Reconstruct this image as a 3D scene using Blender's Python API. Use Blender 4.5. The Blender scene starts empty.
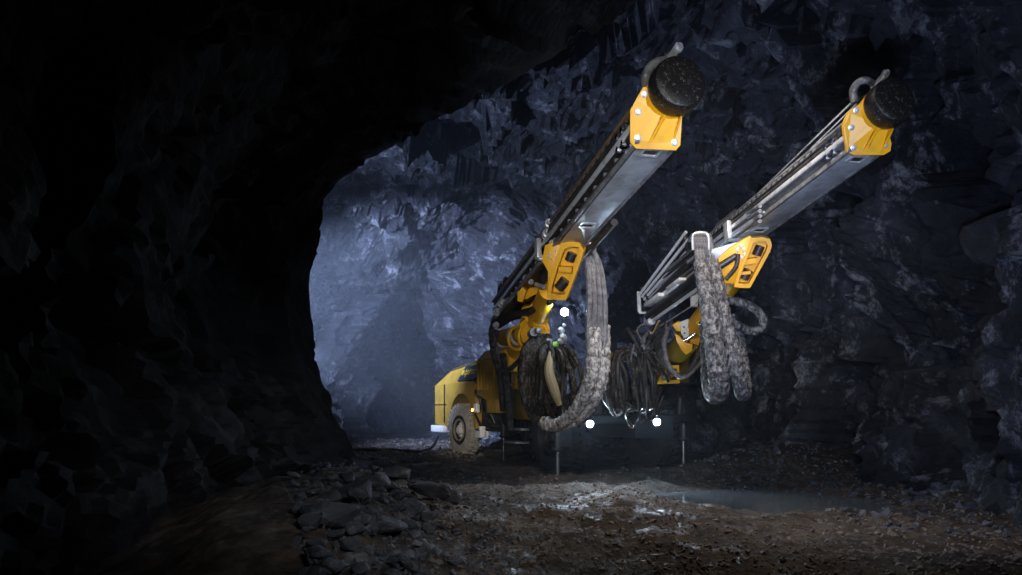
import bpy, bmesh, math, random
import numpy as np
from mathutils import Vector, Matrix

random.seed(7)
SC = bpy.context.scene
COL = SC.collection
F = 700.0            # focal length in pixels for the 1022x575 frame
HX, HY = 511.0, 410.0   # vanishing point of the viewing direction, horizon row
CZ = 1.0             # camera height

# ------------------------------------------------------------------ camera
cam = bpy.data.cameras.new('camera')
cam.sensor_width = 36.0
cam.lens = F / 1022 * 36.0
cam.shift_y = (HY - 287.5) / 1022
cam.clip_end = 200
camo = bpy.data.objects.new('camera', cam)
camo.location = (0, 0, CZ)
camo.rotation_euler = (math.radians(90), 0, 0)
COL.objects.link(camo)
SC.camera = camo

# ------------------------------------------------------------------ view, world
SC.view_settings.view_transform = 'Standard'
SC.view_settings.look = 'None'
SC.view_settings.gamma = 1
SC.view_settings.exposure = 0.0
SC.view_settings.use_curve_mapping = False
SC.cycles.use_denoising = True
SC.cycles.max_bounces = 6
SC.cycles.volume_bounces = 0
SC.cycles.volume_step_rate = 4
SC.cycles.sample_clamp_indirect = 3
w = bpy.data.worlds.new('mine_dark')
w.use_nodes = True
w.node_tree.nodes['Background'].inputs[0].default_value = (0.25, 0.35, 0.6, 1)
w.node_tree.nodes['Background'].inputs[1].default_value = 0.006
SC.world = w

# ------------------------------------------------------------------ lights
def look_at(o, target):
    d = Vector(target) - Vector(o.location)
    o.rotation_euler = d.to_track_quat('-Z', 'Y').to_euler()

def spot(name, loc, target, power, color, cone, blend=0.6, size=0.15):
    l = bpy.data.lights.new(name, 'SPOT')
    l.energy = power; l.color = color
    l.spot_size = math.radians(cone); l.spot_blend = blend; l.shadow_soft_size = size
    o = bpy.data.objects.new(name, l); o.location = loc; COL.objects.link(o)
    look_at(o, target)
    return o

BLUE = (0.50, 0.62, 1.0)
# photographer's floods: one on each boom; the spots after them are added fills
spot('flood_left_boom', (-1.0, -0.6, 1.7), (0.66, 6.1, 2.45), 700, (1.0, 0.94, 0.84), 34, 0.9, 0.45)
spot('flood_right_boom', (0.3, -0.8, 1.6), (2.25, 7.2, 2.75), 1000, (0.88, 0.94, 1.0), 33, 0.9, 0.6)
spot('fill_rock', (1.2, 1.8, 1.3), (4.6, 9.0, 3.4), 470, BLUE, 84, 1.0, 0.12)  # added blue fill that brightens the right rock wall
spot('fill_carrier', (-1.4, 6.0, 1.7), (-0.9, 15.4, 0.65), 1100, (1.0, 0.93, 0.80), 15, 0.9, 0.1)  # added warm fill for the rear wheel and hood
spot('fill_mud', (2.0, 5.6, 4.0), (2.2, 8.0, 0.0), 280, (1.0, 0.88, 0.76), 125, 1.0, 0.4)  # added overhead fill that brightens the mud
spot('fill_rubble', (0.7, 1.2, 2.2), (-1.1, 5.8, 0.3), 115, (0.88, 0.92, 1.0), 58, 1.0, 0.3)  # added fill so the rubble heap shows
spot('fill_under_rig', (-1.3, 7.0, 1.0), (1.0, 11.2, 0.1), 80, (0.75, 0.85, 1.0), 55, 1.0, 0.2)  # added low fill for the ground beneath the rig
# unseen blue spots added behind the left corner to light chamber, jamb and roof
spot('fill_chamber', (-5.6, 12.6, 4.0), (-1.2, 19.4, 3.0), 8200, BLUE, 66, 0.8, 0.1)
spot('fill_jamb', (-3.6, 12.4, 2.0), (-5.5, 22.0, 2.0), 3500, BLUE, 24, 0.8, 0.1)
spot('fill_roof', (-4.4, 12.0, 2.2), (-0.4, 12.2, 5.8), 1000, BLUE, 100, 0.9, 0.1)

# ------------------------------------------------------------------ noise
def _h(ix, iy, iz, s):
    n = (ix.astype(np.int64) * 374761393 + iy.astype(np.int64) * 668265263 + iz.astype(np.int64) * 2147483647 + s * 974634777) & 0xffffffff
    n = ((n ^ (n >> 13)) * 1274126177) & 0xffffffff
    n = ((n ^ (n >> 16)) * 2246822519) & 0xffffffff
    n = n ^ (n >> 15)
    return (n & 0xffffff) / float(0x1000000)

def vnoise(P, s=0):
    i = np.floor(P); f = P - i; f = f * f * (3 - 2 * f)
    r = 0
    for a in (0, 1):
        for b in (0, 1):
            for c in (0, 1):
                w_ = (f[:, 0] if a else 1 - f[:, 0]) * (f[:, 1] if b else 1 - f[:, 1]) * (f[:, 2] if c else 1 - f[:, 2])
                r = r + w_ * _h(i[:, 0] + a, i[:, 1] + b, i[:, 2] + c, s)
    return r * 2 - 1

def fbm(P, oct=4, s=0):
    r = 0; a = 1.0
    for k in range(oct):
        r = r + a * vnoise(P * (2 ** k), s + k * 17); a *= 0.5
    return r / 2

def facet(P, scale, s=0, tilt=1.0, off=1.0, stretch=(1, 1, 1)):
    """flat tilted cells, like fractured rock"""
    Q = P / scale * np.array(stretch)
    Q = Q + 0.35 * np.stack([vnoise(Q * 1.3, s + 3), vnoise(Q * 1.3, s + 5), vnoise(Q * 1.3, s + 7)], 1)
    i = np.floor(Q)
    best = np.full(len(Q), 1e9); bc = np.zeros_like(Q); bid = np.zeros_like(Q)
    for a in (-1, 0, 1):
        for b in (-1, 0, 1):
            for c in (-1, 0, 1):
                j = i + np.array([a, b, c])
                fp = j + np.stack([_h(j[:, 0], j[:, 1], j[:, 2], s + 11), _h(j[:, 0], j[:, 1], j[:, 2], s + 12), _h(j[:, 0], j[:, 1], j[:, 2], s + 13)], 1)
                d = ((Q - fp) ** 2).sum(1)
                m = d < best
                best[m] = d[m]; bc[m] = fp[m]; bid[m] = j[m]
    t = np.stack([_h(bid[:, 0], bid[:, 1], bid[:, 2], s + k) - 0.5 for k in (21, 22, 23)], 1) * 2
    o = _h(bid[:, 0], bid[:, 1], bid[:, 2], s + 31) - 0.5
    return scale * (tilt * (t * (Q - bc)).sum(1) + off * o)

def rock_disp(P, s=0):
    return (0.42 * facet(P, 2.3, s, 0.9, 0.9) + 0.45 * facet(P, 0.95, s + 100, 0.9, 0.6, (1.0, 1.0, 0.7))
            + 0.45 * facet(P, 0.38, s + 200, 0.9, 0.5, (1.2, 1.2, 0.7)) + 0.45 * facet(P, 0.19, s + 300, 1.0, 0.4) + 0.05 * fbm(P * 5, 3, s))

# ------------------------------------------------------------------ materials
MATS = {}
def mat(name, color, rough=0.5, metal=0.0, spec=0.5, build=None):
    m = bpy.data.materials.new(name); m.use_nodes = True
    b = m.node_tree.nodes['Principled BSDF']
    b.inputs['Base Color'].default_value = (*color, 1)
    b.inputs['Roughness'].default_value = rough
    b.inputs['Metallic'].default_value = metal
    b.inputs['Specular IOR Level'].default_value = spec
    if build: build(m.node_tree, b)
    MATS[name] = m
    return m

def N(t, typ, **kw):
    n = t.nodes.new(typ)
    for k, v in kw.items():
        if k in n.inputs: n.inputs[k].default_value = v
        else: setattr(n, k, v)
    return n

def ramp(t, fac, stops):
    r = t.nodes.new('ShaderNodeValToRGB')
    el = r.color_ramp.elements
    while len(el) < len(stops): el.new(0.5)
    for e, (p, c) in zip(el, stops):
        e.position = p
        e.color = (*c, 1) if len(c) == 3 else c
    t.links.new(fac, r.inputs[0])
    return r.outputs[0]

def coords(t, scale=(1, 1, 1), kind='Object'):
    tc = t.nodes.new('ShaderNodeTexCoord'); mp = t.nodes.new('ShaderNodeMapping')
    mp.inputs['Scale'].default_value = scale
    t.links.new(tc.outputs[kind], mp.inputs[0])
    return mp.outputs[0]

def noise(t, vec, scale, detail=6, rough=0.6, dist=0.0):
    n = N(t, 'ShaderNodeTexNoise', Scale=scale, Detail=detail, Roughness=rough, Distortion=dist)
    t.links.new(vec, n.inputs['Vector'])
    return n.outputs['Fac']

def bump(t, b, h, strength=0.5, dist=0.02):
    n = N(t, 'ShaderNodeBump', Strength=strength, Distance=dist)
    t.links.new(h, n.inputs['Height'])
    t.links.new(n.outputs[0], b.inputs['Normal'])

def rockish(c0, c1, c2, vein, r0, r1, bs=0.9, bd=0.12):
    def f(t, b):
        v = coords(t)
        n1 = noise(t, v, 0.9, 10, 0.65, 0.6)
        col = ramp(t, n1, [(0.34, c0), (0.52, c1), (0.66, c2)])
        v2 = coords(t, (1.0, 1.0, 0.75))
        n2 = noise(t, v2, 1.6, 15, 0.82, 0.35)
        vm = ramp(t, n2, [(0.53, (0, 0, 0)), (0.61, (1, 1, 1))])
        mx = t.nodes.new('ShaderNodeMixRGB'); mx.inputs[2].default_value = (*vein, 1)
        t.links.new(vm, mx.inputs[0]); t.links.new(col, mx.inputs[1])
        t.links.new(mx.outputs[0], b.inputs['Base Color'])
        n3 = noise(t, v, 3.0, 8, 0.7)
        rr = ramp(t, n3, [(0.35, (r0,) * 3), (0.65, (r1,) * 3)])
        t.links.new(rr, b.inputs['Roughness'])
        vo = N(t, 'ShaderNodeTexVoronoi', Scale=5.0, feature='F1')
        wv = t.nodes.new('ShaderNodeMixRGB'); wv.blend_type = 'ADD'; wv.inputs[0].default_value = 0.35
        nn = N(t, 'ShaderNodeTexNoise', Scale=3.0, Detail=4.0)
        t.links.new(v2, nn.inputs['Vector']); t.links.new(v2, wv.inputs[1]); t.links.new(nn.outputs['Color'], wv.inputs[2])
        t.links.new(wv.outputs[0], vo.inputs['Vector'])
        ma = N(t, 'ShaderNodeMath', operation='MULTIPLY_ADD'); ma.inputs[1].default_value = 0.5
        fine = noise(t, v, 9, 10, 0.75, 0.5)
        t.links.new(vo.outputs['Distance'], ma.inputs[0]); t.links.new(fine, ma.inputs[2])
        bump(t, b, ma.outputs[0], bs, bd)
    return f

mat('rock', (0.06, 0.065, 0.08), 0.5, 0, 0.6, rockish((0.012, 0.014, 0.019), (0.030, 0.034, 0.044), (0.075, 0.083, 0.105), (0.33, 0.34, 0.38), 0.42, 0.8, 1.0, 0.09))
mat('rock_shaded', (0.03, 0.03, 0.035), 0.6, 0, 0.12, rockish((0.012, 0.012, 0.014), (0.03, 0.03, 0.034), (0.05, 0.05, 0.056), (0.06, 0.06, 0.065), 0.7, 0.95, 0.6, 0.05))  # darkened copy of rock; the unlit near wall's shade is in its colour
mat('rubble', (0.07, 0.07, 0.075), 0.8, 0, 0.3, rockish((0.055, 0.058, 0.066), (0.10, 0.103, 0.115), (0.15, 0.15, 0.165), (0.26, 0.26, 0.28), 0.55, 0.85, 0.5, 0.03))

def mudf(t, b):
    v = coords(t)
    n1 = noise(t, v, 0.8, 8, 0.6, 0.4)
    n2 = noise(t, v, 7.0, 8, 0.7)
    col = ramp(t, n1, [(0.35, (0.05, 0.042, 0.036)), (0.5, (0.105, 0.083, 0.065)), (0.62, (0.16, 0.125, 0.098))])
    col2 = ramp(t, n2, [(0.38, (0.45, 0.45, 0.47)), (0.62, (1.25, 1.2, 1.15))])
    mx = t.nodes.new('ShaderNodeMixRGB'); mx.blend_type = 'MULTIPLY'; mx.inputs[0].default_value = 1
    t.links.new(col, mx.inputs[1]); t.links.new(col2, mx.inputs[2])
    t.links.new(mx.outputs[0], b.inputs['Base Color'])
    n4 = noise(t, v, 1.3, 5, 0.6, 1.0)
    t.links.new(ramp(t, n4, [(0.40, (0.42,) * 3), (0.52, (0.9,) * 3)]), b.inputs['Roughness'])
    n3 = noise(t, v, 12, 10, 0.75, 0.3)
    vo = N(t, 'ShaderNodeTexVoronoi', Scale=14.0)
    t.links.new(v, vo.inputs['Vector'])
    ma = N(t, 'ShaderNodeMath', operation='MULTIPLY_ADD'); ma.inputs[1].default_value = 0.6
    t.links.new(vo.outputs['Distance'], ma.inputs[0]); t.links.new(n3, ma.inputs[2])
    bump(t, b, ma.outputs[0], 0.9, 0.05)
mat('mud', (0.1, 0.08, 0.06), 0.6, 0, 0.5, mudf)
mat('gravel', (0.13, 0.12, 0.11), 0.5, 0, 0.5)
mat('clod', (0.22, 0.18, 0.145), 0.65, 0, 0.4)

def waterf(t, b):
    v = coords(t)
    bump(t, b, noise(t, v, 5, 4, 0.5), 0.05, 0.01)
mat('water', (0.14, 0.155, 0.17), 0.09, 0, 0.6, waterf)

def paintf(c, dirt, lo=0.5, hi=0.75, sc=5.0):
    def f(t, b):
        v = coords(t)
        n1 = noise(t, v, sc, 10, 0.7, 0.3)
        m_ = ramp(t, n1, [(lo, (0, 0, 0)), (hi, (1, 1, 1))])
        mx = t.nodes.new('ShaderNodeMixRGB')
        mx.inputs[1].default_value = (*c, 1); mx.inputs[2].default_value = (*dirt, 1)
        t.links.new(m_, mx.inputs[0]); t.links.new(mx.outputs[0], b.inputs['Base Color'])
    return f
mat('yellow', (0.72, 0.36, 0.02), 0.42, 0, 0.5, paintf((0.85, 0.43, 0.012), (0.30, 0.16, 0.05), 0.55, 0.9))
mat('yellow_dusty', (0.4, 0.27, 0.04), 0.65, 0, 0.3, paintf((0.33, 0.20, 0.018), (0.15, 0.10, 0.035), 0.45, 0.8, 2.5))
mat('hood_roof', (0.10, 0.075, 0.03), 0.7, 0, 0.3, paintf((0.12, 0.085, 0.03), (0.06, 0.05, 0.03), 0.4, 0.8, 2.5))
mat('steel', (0.62, 0.64, 0.67), 0.38, 0.55, 0.5, paintf((0.66, 0.68, 0.72), (0.25, 0.24, 0.24), 0.5, 0.72, 9.0))
mat('plate', (0.45, 0.50, 0.56), 0.40, 0.5, 0.5, paintf((0.50, 0.55, 0.62), (0.24, 0.26, 0.30), 0.42, 0.72, 6.0))
mat('alu', (0.22, 0.225, 0.24), 0.42, 0.35, 0.6, paintf((0.24, 0.245, 0.26), (0.07, 0.065, 0.065), 0.42, 0.66, 9.0))
mat('bright_steel', (0.82, 0.84, 0.88), 0.34, 0.25)
mat('chrome', (0.85, 0.87, 0.9), 0.14, 1.0)
mat('dark_metal', (0.05, 0.05, 0.055), 0.42, 0.6, 0.5, paintf((0.05, 0.05, 0.056), (0.15, 0.14, 0.13), 0.5, 0.8, 12.0))
mat('rust', (0.20, 0.11, 0.05), 0.55, 0.5, 0.5, paintf((0.22, 0.13, 0.07), (0.07, 0.05, 0.04), 0.45, 0.7, 14.0))
mat('black', (0.012, 0.012, 0.013), 0.5, 0, 0.5)
def capf(t, b):
    v = coords(t)
    n1 = noise(t, v, 36, 12, 0.9)
    mx = t.nodes.new('ShaderNodeMixRGB'); mx.inputs[1].default_value = (0.012, 0.011, 0.010, 1); mx.inputs[2].default_value = (0.25, 0.25, 0.25, 1)
    t.links.new(ramp(t, n1, [(0.56, (0, 0, 0)), (0.62, (1, 1, 1))]), mx.inputs[0])
    t.links.new(mx.outputs[0], b.inputs['Base Color'])
    bump(t, b, n1, 0.5, 0.01)
mat('cap_rubber', (0.012, 0.011, 0.01), 0.26, 0, 0.6, capf)
def hosef(t, b):
    v = coords(t)
    n1 = noise(t, v, 16, 8, 0.75)
    t.links.new(ramp(t, n1, [(0.4, (0.014, 0.014, 0.016)), (0.6, (0.05, 0.047, 0.045)), (0.75, (0.14, 0.13, 0.12))]), b.inputs['Base Color'])
    bump(t, b, n1, 0.6, 0.01)
mat('hose', (0.03, 0.03, 0.03), 0.45, 0, 0.5, hosef)
def hosegf(t, b):
    v = coords(t)
    n1 = noise(t, v, 22, 8, 0.75)
    t.links.new(ramp(t, n1, [(0.36, (0.05, 0.05, 0.06)), (0.52, (0.16, 0.16, 0.18)), (0.72, (0.30, 0.30, 0.32))]), b.inputs['Base Color'])
    bump(t, b, n1, 0.6, 0.008)
mat('hose_grey', (0.2, 0.2, 0.22), 0.5, 0, 0.5, hosegf)
def sleevef(lo, mid, hi):
    def f(t, b):
        v = coords(t)
        n1 = noise(t, coords(t, (1.2, 1.2, 0.7)), 22, 8, 0.75, 0.4)
        t.links.new(ramp(t, n1, [(0.40, lo), (0.50, mid), (0.60, hi)]), b.inputs['Base Color'])
        vo = N(t, 'ShaderNodeTexVoronoi', Scale=28.0)
        t.links.new(v, vo.inputs['Vector'])
        ma = N(t, 'ShaderNodeMath', operation='MULTIPLY_ADD'); ma.inputs[1].default_value = 0.7
        t.links.new(vo.outputs['Distance'], ma.inputs[0]); t.links.new(n1, ma.inputs[2])
        bump(t, b, ma.outputs[0], 0.9, 0.02)
    return f
mat('mud_hose', (0.06, 0.05, 0.04), 0.7, 0, 0.3, sleevef((0.010, 0.010, 0.010), (0.035, 0.031, 0.029), (0.11, 0.10, 0.09)))
mat('sleeve_pale', (0.4, 0.4, 0.4), 0.55, 0, 0.4, sleevef((0.08, 0.08, 0.085), (0.42, 0.41, 0.41), (0.85, 0.83, 0.83)))
mat('sleeve_grey', (0.3, 0.3, 0.3), 0.5, 0, 0.4, sleevef((0.02, 0.02, 0.024), (0.10, 0.10, 0.11), (0.30, 0.29, 0.30)))
def tyref(t, b):
    v = coords(t)
    n1 = noise(t, v, 6, 8, 0.7)
    t.links.new(ramp(t, n1, [(0.35, (0.26, 0.24, 0.21)), (0.65, (0.48, 0.45, 0.40))]), b.inputs['Base Color'])
mat('tyre', (0.25, 0.23, 0.2), 0.8, 0, 0.3, tyref)
mat('tyre_shaded', (0.035, 0.033, 0.03), 0.7, 0, 0.3)  # copy of tyre with the shade on the other wheels put into its colour
mat('rim', (0.35, 0.30, 0.2), 0.6, 0, 0.4)
mat('white', (0.75, 0.76, 0.78), 0.45, 0, 0.5, paintf((0.78, 0.79, 0.81), (0.35, 0.36, 0.38), 0.5, 0.8, 10))
mat('navy', (0.02, 0.035, 0.06), 0.5)
mat('logo_yellow', (0.85, 0.55, 0.03), 0.5)
mat('green', (0.25, 0.55, 0.10), 0.4)
mat('glass', (0.02, 0.025, 0.03), 0.1, 0, 0.6)

def emis(name, color, strength):
    m = mat(name, color, 0.3)
    b = m.node_tree.nodes['Principled BSDF']
    b.inputs['Emission Color'].default_value = (*color, 1)
    b.inputs['Emission Strength'].default_value = strength
emis('lamp_glow', (0.80, 0.92, 1.0), 60.0)
emis('marker_glow', (1.0, 0.45, 0.08), 8.0)

# ------------------------------------------------------------------ object helpers
WL = {}   # world locations of every object, all unrotated
def tag(o, label=None, cat=None, group=None, kind=None):
    if label: o['label'] = label
    if cat: o['category'] = cat
    if group: o['group'] = group
    if kind: o['kind'] = kind
    return o

def empty(name, loc, label=None, cat=None, group=None):
    o = bpy.data.objects.new(name, None); o.location = loc; COL.objects.link(o)
    WL[o.name] = Vector(loc)
    o.empty_display_size = 0.2
    return tag(o, label, cat, group)

def V(*a): return Vector(a)
def P(px, py, Y): return Vector(((px - HX) * Y / F, Y, CZ + (HY - py) * Y / F))
def onplane(px, py, p0, n):
    d = Vector(((px - HX) / F, 1, (HY - py) / F)); c = Vector((0, 0, CZ))
    t = (p0 - c).dot(n) / d.dot(n)
    return c + d * t

def catmull(pts, k=6):
    pts = [Vector(p) for p in pts]
    if len(pts) < 3: return pts
    out = []
    q = [2 * pts[0] - pts[1]] + pts + [2 * pts[-1] - pts[-2]]
    for i in range(1, len(q) - 2):
        a, b, c, d = q[i - 1], q[i], q[i + 1], q[i + 2]
        for j in range(k):
            t = j / k
            out.append(0.5 * ((2 * b) + (c - a) * t + (2 * a - 5 * b + 4 * c - d) * t * t + (3 * b - a - 3 * c + d) * t ** 3))
    out.append(pts[-1])
    return out

class MB:
    def __init__(s): s.bm = bmesh.new()
    def box(s, c, ax, size, bevel=0.0):
        """ax: three unit vectors, size full extents"""
        c = Vector(c); ax = [Vector(a) for a in ax]
        vs = []
        for i in (-.5, .5):
            for j in (-.5, .5):
                for k in (-.5, .5):
                    vs.append(s.bm.verts.new(c + ax[0] * size[0] * i + ax[1] * size[1] * j + ax[2] * size[2] * k))
        fs = [s.bm.faces.new([vs[i] for i in q]) for q in ((0, 1, 3, 2), (4, 6, 7, 5), (0, 4, 5, 1), (2, 3, 7, 6), (0, 2, 6, 4), (1, 5, 7, 3))]
        if bevel:
            es = {e for f in fs for e in f.edges}
            bmesh.ops.bevel(s.bm, geom=list(es), offset=bevel, segments=2, affect='EDGES', profile=0.5)
        return s
    def prism(s, pts, vec, bevel=0.0):
        """closed outline extruded along vec"""
        vec = Vector(vec)
        a = [s.bm.verts.new(Vector(p)) for p in pts]; b = [s.bm.verts.new(Vector(p) + vec) for p in pts]
        n = len(pts)
        f0 = s.bm.faces.new(a[::-1]); f1 = s.bm.faces.new(b)
        fs = [s.bm.faces.new((a[i], a[(i + 1) % n], b[(i + 1) % n], b[i])) for i in range(n)]
        if bevel:
            es = set(f0.edges) | set(f1.edges)
            bmesh.ops.bevel(s.bm, geom=list(es), offset=bevel, segments=2, affect='EDGES', profile=0.5)
        return s
    def loft(s, A, B):
        a = [s.bm.verts.new(Vector(p)) for p in A]; b = [s.bm.verts.new(Vector(p)) for p in B]
        n = len(a)
        s.bm.faces.new(a[::-1]); s.bm.faces.new(b)
        for i in range(n): s.bm.faces.new((a[i], a[(i + 1) % n], b[(i + 1) % n], b[i]))
        return s
    def ring(s, outer, inner, vec):
        vec = Vector(vec); n = len(outer)
        o0 = [s.bm.verts.new(Vector(p)) for p in outer]; i0 = [s.bm.verts.new(Vector(p)) for p in inner]
        o1 = [s.bm.verts.new(Vector(p) + vec) for p in outer]; i1 = [s.bm.verts.new(Vector(p) + vec) for p in inner]
        for k in range(n):
            m = (k + 1) % n
            s.bm.faces.new((o0[k], i0[k], i0[m], o0[m])); s.bm.faces.new((o1[k], o1[m], i1[m], i1[k]))
            s.bm.faces.new((o0[k], o0[m], o1[m], o1[k])); s.bm.faces.new((i0[k], i1[k], i1[m], i0[m]))
        return s
    def tube(s, pts, r, seg=10, wob=0.0, smooth=0):
        pts = [Vector(p) for p in pts]
        if smooth: pts = catmull(pts, smooth)
        n = len(pts)
        rs = r if callable(r) else (lambda t: r)
        t0 = (pts[1] - pts[0]).normalized()
        up = Vector((0, 0, 1)) if abs(t0.z) < 0.9 else Vector((1, 0, 0))
        x = t0.cross(up).normalized()
        rings = []
        for i, p in enumerate(pts):
            tg = (pts[min(i + 1, n - 1)] - pts[max(i - 1, 0)]).normalized()
            x = (x - tg * x.dot(tg)).normalized(); y = tg.cross(x)
            rr = rs(i / (n - 1))
            rings.append([s.bm.verts.new(p + (x * math.cos(a) + y * math.sin(a)) * rr * (1 + wob * random.uniform(-1, 1)))
                          for a in [2 * math.pi * k / seg for k in range(seg)]])
        for a, b in zip(rings[:-1], rings[1:]):
            for k in range(seg):
                m = (k + 1) % seg
                s.bm.faces.new((a[k], a[m], b[m], b[k]))
        s.bm.faces.new(rings[0][::-1]); s.bm.faces.new(rings[-1])
        return s
    def cyl(s, a, b, r, seg=16, r2=None):
        r2 = r if r2 is None else r2
        return s.tube([a, b], lambda t: r + (r2 - r) * t, seg)
    def lathe(s, c, axis, prof, seg=32, closed=False):
        """prof: (along axis, radius)"""
        c = Vector(c); axis = Vector(axis).normalized()
        up = Vector((0, 0, 1)) if abs(axis.z) < 0.9 else Vector((1, 0, 0))
        x = axis.cross(up).normalized(); y = axis.cross(x)
        rings = []
        for h, r in prof:
            rings.append([s.bm.verts.new(c + axis * h + (x * math.cos(a) + y * math.sin(a)) * r) for a in [2 * math.pi * k / seg for k in range(seg)]])
        pairs = list(zip(rings[:-1], rings[1:]))
        if closed: pairs.append((rings[-1], rings[0]))
        for a, b in pairs:
            for k in range(seg):
                m = (k + 1) % seg
                s.bm.faces.new((a[k], a[m], b[m], b[k]))
        if not closed:
            s.bm.faces.new(rings[0][::-1]); s.bm.faces.new(rings[-1])
        return s
    def torus(s, c, axis, R, r, seg=28, ms=8, a0=0, a1=2 * math.pi):
        axis = Vector(axis).normalized(); up = Vector((0, 0, 1)) if abs(axis.z) < 0.9 else Vector((1, 0, 0))
        x = axis.cross(up).normalized(); y = axis.cross(x)
        return s.tube([Vector(c) + (x * math.cos(a) + y * math.sin(a)) * R for a in np.linspace(a0, a1, seg)], r, ms)
    def build(s, name, material, parent=None, smooth=True, label=None):
        bm = s.bm
        bmesh.ops.recalc_face_normals(bm, faces=bm.faces[:])
        co = [v.co for v in bm.verts]
        mn = Vector([min(c[i] for c in co) for i in range(3)]); mx = Vector([max(c[i] for c in co) for i in range(3)])
        c = (mn + mx) / 2
        for v in bm.verts: v.co -= c
        me = bpy.data.meshes.new(name); bm.to_mesh(me); bm.free()
        me.materials.append(MATS[material])
        if smooth:
            me.set_sharp_from_angle(angle=math.radians(38)) if hasattr(me, 'set_sharp_from_angle') else None
            for p in me.polygons: p.use_smooth = True
        o = bpy.data.objects.new(name, me); COL.objects.link(o)
        if parent is not None:
            o.parent = parent; o.location = c - WL[parent.name]
        else: o.location = c
        WL[o.name] = c.copy()
        if label: o['label'] = label
        return o

def copy_to(o, newloc, parent=None):
    """copy of an object at a new world location"""
    c = o.copy(); COL.objects.link(c)
    c.parent = parent
    c.location = Vector(newloc) - (WL[parent.name] if parent is not None else Vector((0, 0, 0)))
    WL[c.name] = Vector(newloc)
    return c

# ------------------------------------------------------------------ the mine
def grid_mesh(name, A, material, smooth=False, flip=False):
    nu, nv = A.shape[:2]
    idx = np.arange(nu * nv).reshape(nu, nv)
    q = np.stack([idx[:-1, :-1], idx[1:, :-1], idx[1:, 1:], idx[:-1, 1:]], -1).reshape(-1, 4)
    if flip: q = q[:, ::-1]
    me = bpy.data.meshes.new(name)
    me.from_pydata(A.reshape(-1, 3).tolist(), [], q.tolist())
    me.materials.append(MATS[material])
    if smooth:
        for p in me.polygons: p.use_smooth = True
    me.update()
    o = bpy.data.objects.new(name, me); COL.objects.link(o)
    WL[o.name] = Vector((0, 0, 0))
    o['kind'] = 'structure'
    return o

def grid_normals(A):
    du = np.gradient(A, axis=0); dv = np.gradient(A, axis=1)
    n = np.cross(du, dv); n /= np.linalg.norm(n, axis=2, keepdims=True) + 1e-9
    return n

def resample(pts, step):
    pts = np.array([list(p) for p in catmull([Vector(p) for p in pts], 12)])
    d = np.r_[0, np.cumsum(np.linalg.norm(np.diff(pts, axis=0), axis=1))]
    n = max(3, int(d[-1] / step))
    s = np.linspace(0, d[-1], n)
    return np.stack([np.interp(s, d, pts[:, k]) for k in range(pts.shape[1])], 1)

def wall(name, foot, lean=1.5, zt=7.6, step=0.075, seed=1, amp=1.0, z0=-0.5, base_flare=0.35):
    """rock wall over a plan line; the room lies on the left of the line's direction"""
    f = resample([(x, y, 0) for x, y in foot], step)
    zs = np.arange(z0, zt, step * 1.05)
    tg = np.gradient(f, axis=0); tg /= np.linalg.norm(tg, axis=1, keepdims=True)
    nin = np.stack([-tg[:, 1], tg[:, 0], np.zeros(len(f))], 1)
    L = lean * np.clip((zs - 2.2) / 4.0, 0, None) ** 1.7 + base_flare * np.clip(1 - (zs + 0.2) / 1.0, 0, 1) ** 2
    A = f[:, None, :] + nin[:, None, :] * L[None, :, None]
    A[:, :, 2] = zs[None, :]
    n = np.repeat(nin[:, None, :], len(zs), 1)
    Pn = A.reshape(-1, 3)
    d = rock_disp(Pn, seed) * amp
    A = (Pn + n.reshape(-1, 3) * d[:, None]).reshape(A.shape)
    return grid_mesh(name, A, 'rock')

# right wall (room on its left when walking away from the camera)
wall('wall_right', [(4.3, -3.5), (4.6, 2), (5.0, 6.5), (5.5, 10.5), (5.6, 14), (4.2, 17.2), (2.2, 18.8), (0.4, 19.6), (-1.0, 21.0), (-1.7, 24), (-2.6, 31), (-4.6, 42)], seed=1)
wall('wall_left', [(-7.4, 42), (-6.2, 31), (-5.4, 25), (-5.3, 22.4), (-5.9, 19), (-7.6, 15.5), (-8.6, 11), (-8.0, 8.5)], seed=5, lean=1.9)
wall('wall_back', [(-3.0, 40.5), (-9.0, 40.8)], seed=8, step=0.16)

def ceil_z(x, y):
    z = 6.3 - 0.035 * (x - 0.5) ** 2
    z = z - 1.2 * np.clip((y - 17) / 8, 0, 1)
    z = z - 0.9 * np.clip((5.5 - y) / 8, 0, 1)
    return z
xs = np.arange(-9.6, 6.6, 0.085); ys = np.r_[np.arange(-3.5, 20, 0.085), np.arange(20, 42, 0.2)]
X, Y = np.meshgrid(xs, ys, indexing='ij')
A = np.stack([X, Y, ceil_z(X, Y)], -1)
Pn = A.reshape(-1, 3)
A = A.copy(); A[:, :, 2] -= (rock_disp(Pn * np.array([1, 1, 0.5]), 31) * 0.7).reshape(X.shape)
grid_mesh('ceiling', A, 'rock', flip=True)

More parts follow.
